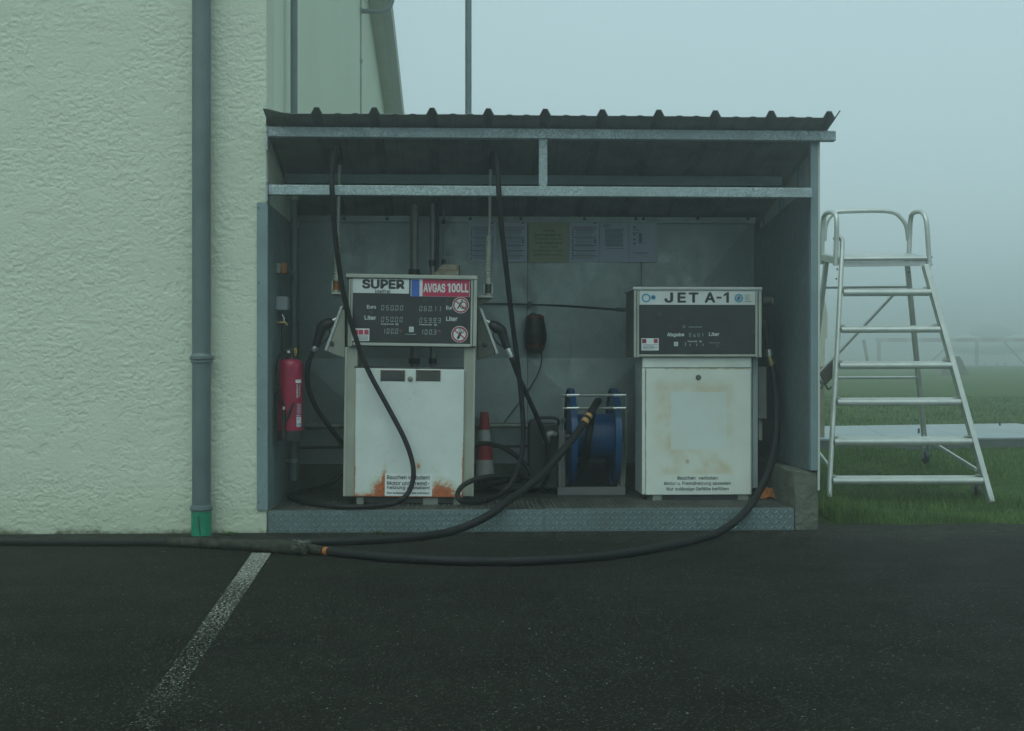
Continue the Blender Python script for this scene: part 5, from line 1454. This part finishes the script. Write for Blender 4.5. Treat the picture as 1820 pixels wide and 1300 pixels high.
# treads: rounded front nosing with grooved top
treads = [(1497,1654,514,527),(1493,1670,580.5,592),(1490,1690,644,656.5),(1486,1707,709,722),(1481,1726.5,779,792),(1478,1746,848.5,862)]
for i, (a, b, y0, y1) in enumerate(treads):
    Yt_ = yl((y0+y1)/2)
    A, B = W(a+1, (y0+y1)/2 + .4, Yt_), W(b-1, (y0+y1)/2 - .4, Yt_)
    hh = (y1-y0)/2 * Yt_/FPX
    m_ = MB()
    tilt = 0.015
    prof_ = [(-.03 - 0.006, hh*.2), (-.03, hh*.75), (-.018, hh), (-.006, hh - .003), (.0, hh), (.014, hh - .003), (.02, hh + .002), (.034, hh - .001), (.04, hh + .004), (.07, hh + .006), (.08, hh + .003), (.08, hh - .012), (.0, -hh*.2), (-.012, -hh), (-.026, -hh*.8), (-.036, -hh*.2)]
    pa = [A + Vector((0, p, q + p * tilt * 8 * .3)) for p, q in prof_]
    m_.prism(pa[::-1], B - A)
    to = m_.build('tread', M['alu'], lad, 0.002)
    for (e, s_) in ((B, -1), (A, 1)):
        MB().prism([e + Vector((s_*.004, -.02, hh+.006)), e + Vector((s_*.05, .03, hh+.010)), e + Vector((s_*.004, .06, hh+.02))], (0, 0, .003)).build('corner_gusset', M['steel_pipe'], to)
# platform
fl_, fr_ = LP(1499, 458.5), LP(1646, 457)
bl_, br_ = W(1466, 451.5, YT + .5), W(1612, 450, YT + .5)
pf = MB().prism([fl_, fr_, br_, bl_], (0, 0, -0.03)).build('platform_deck', M['alu'], lad, .003)
MB().tube([fl_ + Vector((0,-.01,-.012)), fr_ + Vector((0,-.01,-.012))], .017, 12).build('deck_nosing', M['alu'], pf)
MB().prism([fl_ + Vector((0,.004,-.032)), fr_ + Vector((0,.004,-.032)), fr_ + Vector((0,.004,-.072)), fl_ + Vector((0,.004,-.072))], (0,.03,0)).build('deck_rail', M['alu'], pf)
bar('side_rail', fl_ + Vector((-.03,0,-.03)), bl_ + Vector((-.03,0,-.03)), .02, .06)
bar('side_rail', fr_ + Vector((.02,0,-.03)), br_ + Vector((.02,0,-.03)), .02, .06)
# handrails
MB().tube([W(1461,470,YT+.5), W(1461.5,430,YT+.5), W(1463,392,YT+.48), W(1468,380,YT+.4), W(1477,377.5,YT+.2), W(1484,381,YT+.05), W(1487,392,YT), W(1486.5,430,YT), W(1484.5,472,YT)], rt, 12, res=5).build('handrail', M['alu'], lad)
MB().tube([W(1615.5,452,YT+.5), W(1617,420,YT+.5), W(1618,395,YT+.48), W(1621,381,YT+.4), W(1630,376.5,YT+.25), W(1639,378,YT+.1), W(1645,388,YT+.02), W(1648,410,YT), W(1652,474,YT)], rt, 12, res=5).build('handrail', M['alu'], lad)
MB().tube([W(1465.5,428,YT+.53), W(1467,405,YT+.53), W(1473,388,YT+.53), W(1486,378,YT+.53), W(1510,376,YT+.53), W(1560,375,YT+.53), W(1588,378,YT+.53), W(1602,388,YT+.53), W(1611,403,YT+.53), W(1614.5,428,YT+.53)], rt*.92, 12, res=5).build('rear_guard', M['alu'], lad)
# rear legs and braces (the rear feet stand higher, on the bank)
YRt, YRb = YT + .52, 11.25
yq = lambda py: YRt + (py - 452) / (790 - 452) * (YRb - YRt)
RP = lambda px, py: W(px, py, yq(py))
bar('rear_leg', RP(1611, 455), RP(1642.5, 776), .036, .05)
bar('rear_leg', RP(1470, 455), RP(1431, 776), .036, .05)
bar('rear_brace', RP(1465, 511.5), RP(1611, 510), .02, .03)
bar('rear_brace', RP(1452, 672), RP(1629, 671.5), .02, .03)
bar('diagonal_brace', RP(1598, 513), RP(1446, 675), .02, .03)
bar('bottom_brace', RP(1640, 776), LP(1735, 835), .02, .03)
bar('bottom_brace', RP(1433, 776), LP(1478, 835), .02, .03)
def castor(px, py, Y, r):
    c = W(px, py, Y); c.z = gz(Y) + r + 0.01
    cs_ = MB().box(c.x - .03, c.x - .022, Y - .02, Y + .02, c.z - .012, c.z + r + .05).box(c.x + .022, c.x + .03, Y - .02, Y + .02, c.z - .012, c.z + r + .05).box(c.x - .03, c.x + .03, Y - .02, Y + .02, c.z + r + .0505, c.z + r + .06).build('castor_fork', M['steel_pipe'], lad)
    MB().lathe([(0, -.018), (r*.9, -.018), (r, -.012), (r, .012), (r*.9, .018), (0, .018)], c, (1,0,0), 20).build('castor_wheel', M['black'], cs_)
castor(1645, 812, 11.28, .06); castor(1436, 812, 11.28, .06); castor(1735, 880, 10.0, .06)
for (px, py, Y) in ((1655.5,457.5,YT),(1655.5,470.5,YT),(1652,478,YT),(1656,493.5,YT),(1488,479,YT+.02),(1486.5,496,YT+.02),(1462,453,YT+.5),(1462,465,YT+.5),(1615,484,YRt)):
    MB().lathe([(.008,0),(.008,.006),(0,.008)], W(px, py, Y), (0,-1,0), 8).build('bolt', M['dark_metal'], lad)
# rope tied to the ladder's left stile
rp_ = thing('rope', 'dark rope end tied to the left ladder stile', 'rope', W(1463, 695, 10.0))
MB().tube([W(1457,677,9.95), W(1462,684,9.93), W(1460,690,9.92), W(1455,688,9.93), W(1456,682,9.95), W(1463,680,9.95), W(1468,686,9.95), W(1472,692,9.97), W(1478,688,9.98)], .007, 6, res=5).build('rope_loop', M['black'], rp_)
MB().prism([W(1481,640,10.2), W(1458,664,10.2), W(1469,684,10.2), W(1480,672,10.2)], (0,.05,0)).build('rope_bag', mat('brown_canvas', (0.09, 0.075, 0.055), .9, 0, .2, 12), rp_, .006)
# pale board behind the ladder
pb = thing('marker_board', 'pale upright board with curved edge behind the ladder and shelter', 'board', (W(1462, 640, 12.6).x, 12.6, gz(12.6)))
MB().ppoly([(1456, 652), (1466, 652), (1466.5, 602), (1470.5, 601), (1471, 560), (1468, 540), (1464, 524), (1456, 520)][::-1], 12.6, 12.65).build('board', mat('pale_board', (.48,.50,.42), .7, 0, .08, 4), pb, .004)
b_ = W(1462, 652, 12.6)
MB().box(b_.x - .03, b_.x + .02, 12.6, 12.65, gz(12.6) - .05, b_.z - .001).build('board_leg', M['far_wood'], pb)

# low flat platform lying on the grass
pz = .385
pa, pb_, pc, pd = onz(1440, 780.5, pz), onz(1835, 777.5, pz), onz(1806, 752.5, pz), onz(1440, 758, pz)
lp = thing('flat_deck', 'low flat pale deck lying on the grass behind the ladder', 'deck', ((pa.x+pb_.x)/2, pa.y, gz(12.5)))
pb_ = onz(1990, 776.5, pz); pc = onz(1806, 752.5, pz); pc2 = onz(1850, 760, pz)
nd_ = 4
for i in range(nd_):
    a0, a1 = pa.lerp(pb_, i/nd_), pa.lerp(pb_, (i+1)/nd_ - .002)
    d0_, d1_ = pd.lerp(pc, i/nd_), pd.lerp(pc, (i+1)/nd_ - .002)
    MB().prism([a0, a1, d1_, d0_], (0,0,-.02)).build('deck_sheet', M['platform'], lp, .003)
q0, q1 = Vector((0,.006,-.021)), Vector((0,.006,-.125))
MB().prism([pa+q0, pb_+q0, pb_+q1, pa+q1], (0,.05,0)).build('edge_beam', M['platform_edge'], lp)
MB().prism([pd+Vector((0,-.06,-.021)), pc+Vector((0,-.06,-.021)), pc+Vector((0,-.06,-.09)), pd+Vector((0,-.06,-.09))], (0,.05,0)).build('edge_beam', M['platform_edge'], lp)
for t_ in (.12, .45, .62, .9):
    c = pa.lerp(pb_, t_) + Vector((0, .12, 0))
    MB().box(c.x-.05, c.x+.05, c.y, c.y+.1, gz(c.y)-.08, pz-.126).build('support_block', M['platform_edge'], lp)
for px, py in ((1633, 770), (1777, 757)):
    c = onz(px, py, pz)
    MB().tube([c + Vector((0,0,-.03)), c + Vector((0,0,.05))], .012, 8).build('pin', M['dark_metal'], lp)

# ------------------------------------------------------------------ far things in the fog
YBr = 102.0; zg = gz(YBr)
br = thing('barrier_fence', 'faint red and white striped barrier rail fading in the fog', 'barrier', (W(1690, 651, YBr).x, YBr, zg))
k = YBr / FPX
z0, z1 = W(1700, 608, YBr).z, W(1700, 601.5, YBr).z
stripes = [1556,1580,1612,1640,1675,1699,1735,1745,1775,1803,1830,1860,1895,1930]
for i in range(len(stripes)-1):
    a, b = W(stripes[i], 605, YBr).x, W(stripes[i+1], 605, YBr).x
    MB().box(a, b, YBr, YBr+.06, z0, z1).build('rail_section', M['far_red'] if i % 2 else M['far_white'], br)
for px in (1563, 1737, 1912):
    c = W(px, 630, YBr).x
    MB().box(c-.13, c+.13, YBr+.061, YBr+.16, zg-.1, z0+.05).build('post', M['far_wood'], br)
for (a, b) in (((1690,610),(1655,643)), ((1785,608),(1822,648)), ((1865,610),(1830,648))):
    A, B = W(*a, YBr+.2), W(*b, YBr+.2)
    MB().tube([A, B], .08, 8).build('brace', M['far_wood'], br)
MB().box(W(1700,650,YBr).x, W(1930,650,YBr).x, YBr+.02, YBr+.10, W(1800,652.5,YBr).z, W(1800,650,YBr).z).build('bottom_rail', M['far_wood'], br)
lpn = thing('leaning_post', 'faint thin leaning post in the fog seen between ladder treads', 'post', W(1544, 648, 60))
MB().tube([W(1535, 604, 60), W(1544.5, 659, 60)], .075, 8).build('post', M['far_wood'], lpn)
Ym = 45.0
mk = tag(MB().ppoly([(1690,634),(1706,633),(1711,640),(1728,674),(1668,674),(1680,650)][::-1], Ym, Ym+.7).build('concrete_marker', M['marker'], None, .05, 2), 'hazy grey tapered concrete block on the far grass', 'concrete block')
# parked light aircraft behind the barrier, nearly lost in the fog
Yac = 150.0; k = Yac/FPX
ac0 = W(1770, 650, Yac); zga = gz(Yac)
ac = thing('parked_aircraft', 'very faint pale light aircraft with domed canopy behind the barrier', 'aircraft', (ac0.x, Yac, zga))
cx_ = W(1775, 612, Yac)
pf_ = [(-95, 2.0), (-92, 8), (-80, 13), (-60, 17), (-35, 19), (0, 20), (30, 18), (70, 13), (130, 8), (190, 4), (196, 1)]
MB().lathe([(r_*k, x_*k) for x_, r_ in pf_], cx_ + Vector((-.2, 0, 0)), (1,0,.02), 20).build('fuselage', M['aircraft'], ac)
MB().lathe([(0.0, -46*k), (9*k, -42*k), (17*k, -30*k), (20*k, -12*k), (19*k, 4*k), (10*k, 30*k), (0, 44*k)], cx_ + Vector((-.55, 0, 18*k)), (1,0,0), 20).build('canopy', M['canopy'], ac)
MB().prism([cx_+Vector((-1.0,-5,-.25)), cx_+Vector((.2,-5,-.25)), cx_+Vector((.4,5,-.25)), cx_+Vector((-1.1,5,-.25))], (0,0,.14)).build('wing', M['aircraft'], ac)
MB().prism([cx_+Vector((3.6,-.04,.1)), cx_+Vector((4.4,-.04,.15)), cx_+Vector((4.5,-.04,1.2)), cx_+Vector((4.1,-.04,1.2))], (0,.1,0)).build('tail_fin', M['aircraft'], ac)
for dx_, dy_ in ((-1.7, 0), (.3, -1.1), (.3, 1.1)):
    c = cx_ + Vector((dx_, dy_, 0)); 
    MB().lathe([(0,-.06),(.18,-.06),(.2,0),(.18,.06),(0,.06)], (c.x, c.y, zga+.19), (0,1,0), 16).build('wheel', M['black'], ac)
    MB().tube([(c.x, c.y, zga+.2), (c.x, c.y*.5+cx_.y*.5, cx_.z-.1)], .04, 8).build('wheel_leg', M['aircraft'], ac)

# ------------------------------------------------------------------ grass, weeds
def blades(n, xr, yr, hmin, hmax, wmin, seed, ymin_fn=None, dens=1.0):
    r = np.random.default_rng(seed)
    x = r.uniform(xr[0], xr[1], n); u = r.random(n)
    y = yr[0] + (yr[1]-yr[0]) * u ** dens
    keep = np.ones(n, bool)
    keep &= ~((x < 2.62) & (y < 10.15))
    keep &= ~((x > 2.0) & (y > 12.45) & (y < 15.4) & (x < 8))
    ed = np.array([aedge(a) for a in x])
    keep &= y > ed - 0.06 + 0.10 * r.random(n)
    cl = np.array([mnoise.noise(Vector((a*1.4, b*1.4, 2.0))) for a, b in zip(x, y)])
    keep &= (r.random(n) < 0.72 + 0.6 * cl - 1.2 * np.clip(0.30 - (y - ed), 0, .3) * (1.2 + 2.2 * np.sin(x * 5.1 + 2 * np.sin(x * 2.3))))
    x, y, cl = x[keep], y[keep], cl[keep]; n = len(x)
    zb = np.array([gz(b) for b in y]) + np.array([0.03 * mnoise.noise(Vector((a*.9, b*.9, 0))) if b > 8.7 else 0 for a, b in zip(x, y)]) - 0.006
    h_ = r.uniform(hmin, hmax, n) * (1 + 0.8 * cl) * np.where(r.random(n) < .03, 1.7, 1)
    an = r.uniform(0, 2*np.pi, n); ww = wmin * r.uniform(.7, 1.4, n) * (1 + (y - 8.6) * .10)
    la = r.uniform(0, 2*np.pi, n); ln = h_ * r.uniform(.15, .8, n)
    V = np.zeros((n, 5, 3))
    dx, dy = np.cos(an)*ww, np.sin(an)*ww
    V[:,0] = np.stack([x-dx, y-dy, zb], 1); V[:,1] = np.stack([x+dx, y+dy, zb], 1)
    mx, my = x+np.cos(la)*ln*.35, y+np.sin(la)*ln*.35
    V[:,2] = np.stack([mx+dx*.7, my+dy*.7, zb+h_*.6], 1); V[:,3] = np.stack([mx-dx*.7, my-dy*.7, zb+h_*.6], 1)
    V[:,4] = np.stack([x+np.cos(la)*ln, y+np.sin(la)*ln, zb+h_*.95], 1)
    return V
def blade_obj(name, Vs, label):
    V = np.concatenate(Vs); n = len(V)
    me = bpy.data.meshes.new(name)
    base = (np.arange(n)*5)[:,None]
    loops = np.concatenate([base+np.array([0,1,2,3]), base+np.array([3,2,4])], 1).ravel()
    me.vertices.add(n*5); me.vertices.foreach_set('co', V.ravel())
    me.loops.add(len(loops)); me.loops.foreach_set('vertex_index', loops)
    me.polygons.add(n*2)
    ls = np.stack([np.arange(n)*7, np.arange(n)*7+4], 1).ravel()
    me.polygons.foreach_set('loop_start', ls)
    me.update(); me.validate()
    me.materials.append(M['grass_blade'])
    o = bpy.data.objects.new(name, me); C.objects.link(o)
    kind(o, 'stuff'); o['label'] = label; o['category'] = 'grass'
    return o
blade_obj('grass', [blades(70000, (2.2, 7.0), (8.5, 12.6), .018, .048, .0022, 1), blades(60000, (1.6, 14), (12.4, 24), .03, .06, .004, 2, dens=1.6),
                    blades(5000, (2.5, 2.95), (8.45, 9.6), .04, .12, .0022, 3), blades(12000, (2.4, 7), (8.48, 8.95), .02, .075, .0022, 4), blades(7000, (2.4, 6.5), (9.5, 10.2), .03, .10, .0022, 5)], 'green mown grass beside and behind the shelter')
def weed(px, py, n, s, label):
    c = onz(px, py, .012); m_ = MB()
    for i in range(n):
        a = rng.uniform(0, 2*math.pi); l = s*rng.uniform(.5, 1); up = s*rng.uniform(.15, .6)
        d = Vector((math.cos(a), math.sin(a)*.4, 0)); n2 = Vector((-d.y, d.x, .2))*s*.16
        o0 = c + Vector((rng.uniform(-s, s)*.8, rng.uniform(-.5,.5)*s*.3, 0))
        m_.add([o0, o0+d*l*.5+n2+Vector((0,0,up)), o0+d*l+Vector((0,0,up*.8)), o0+d*l*.5-n2+Vector((0,0,up))], [(0,1,2,3)])
    tag(m_.build('weed', M['grass_blade']), label, 'weed', 'weeds along the wall base')
weed(672, 949, 40, .035, 'small green weed at the foot of the tread plate')
weed(405, 952, 36, .045, 'low mossy weed at the wall base right of the downpipe')

# ------------------------------------------------------------------ fog
hz = MB().box(-170, 170, -75, 260, -1.3, 8.75).build('haze', None)
hz.data.materials.clear()
hm = bpy.data.materials.new('fog_air'); hm.use_nodes = True
hn = hm.node_tree; hn.nodes.clear()
pvn = hn.nodes.new('ShaderNodeVolumePrincipled')
pvn.inputs['Color'].default_value = (0.93, 0.95, 0.95, 1)
pvn.inputs['Density'].default_value = 0.0152
pvn.inputs['Anisotropy'].default_value = 0.85
ho = hn.nodes.new('ShaderNodeOutputMaterial')
hn.links.new(pvn.outputs[0], ho.inputs['Volume'])
hz.data.materials.append(hm)
hz['kind'] = 'stuff'; hz['label'] = 'pale grey-green fog filling the air'; hz['category'] = 'fog'
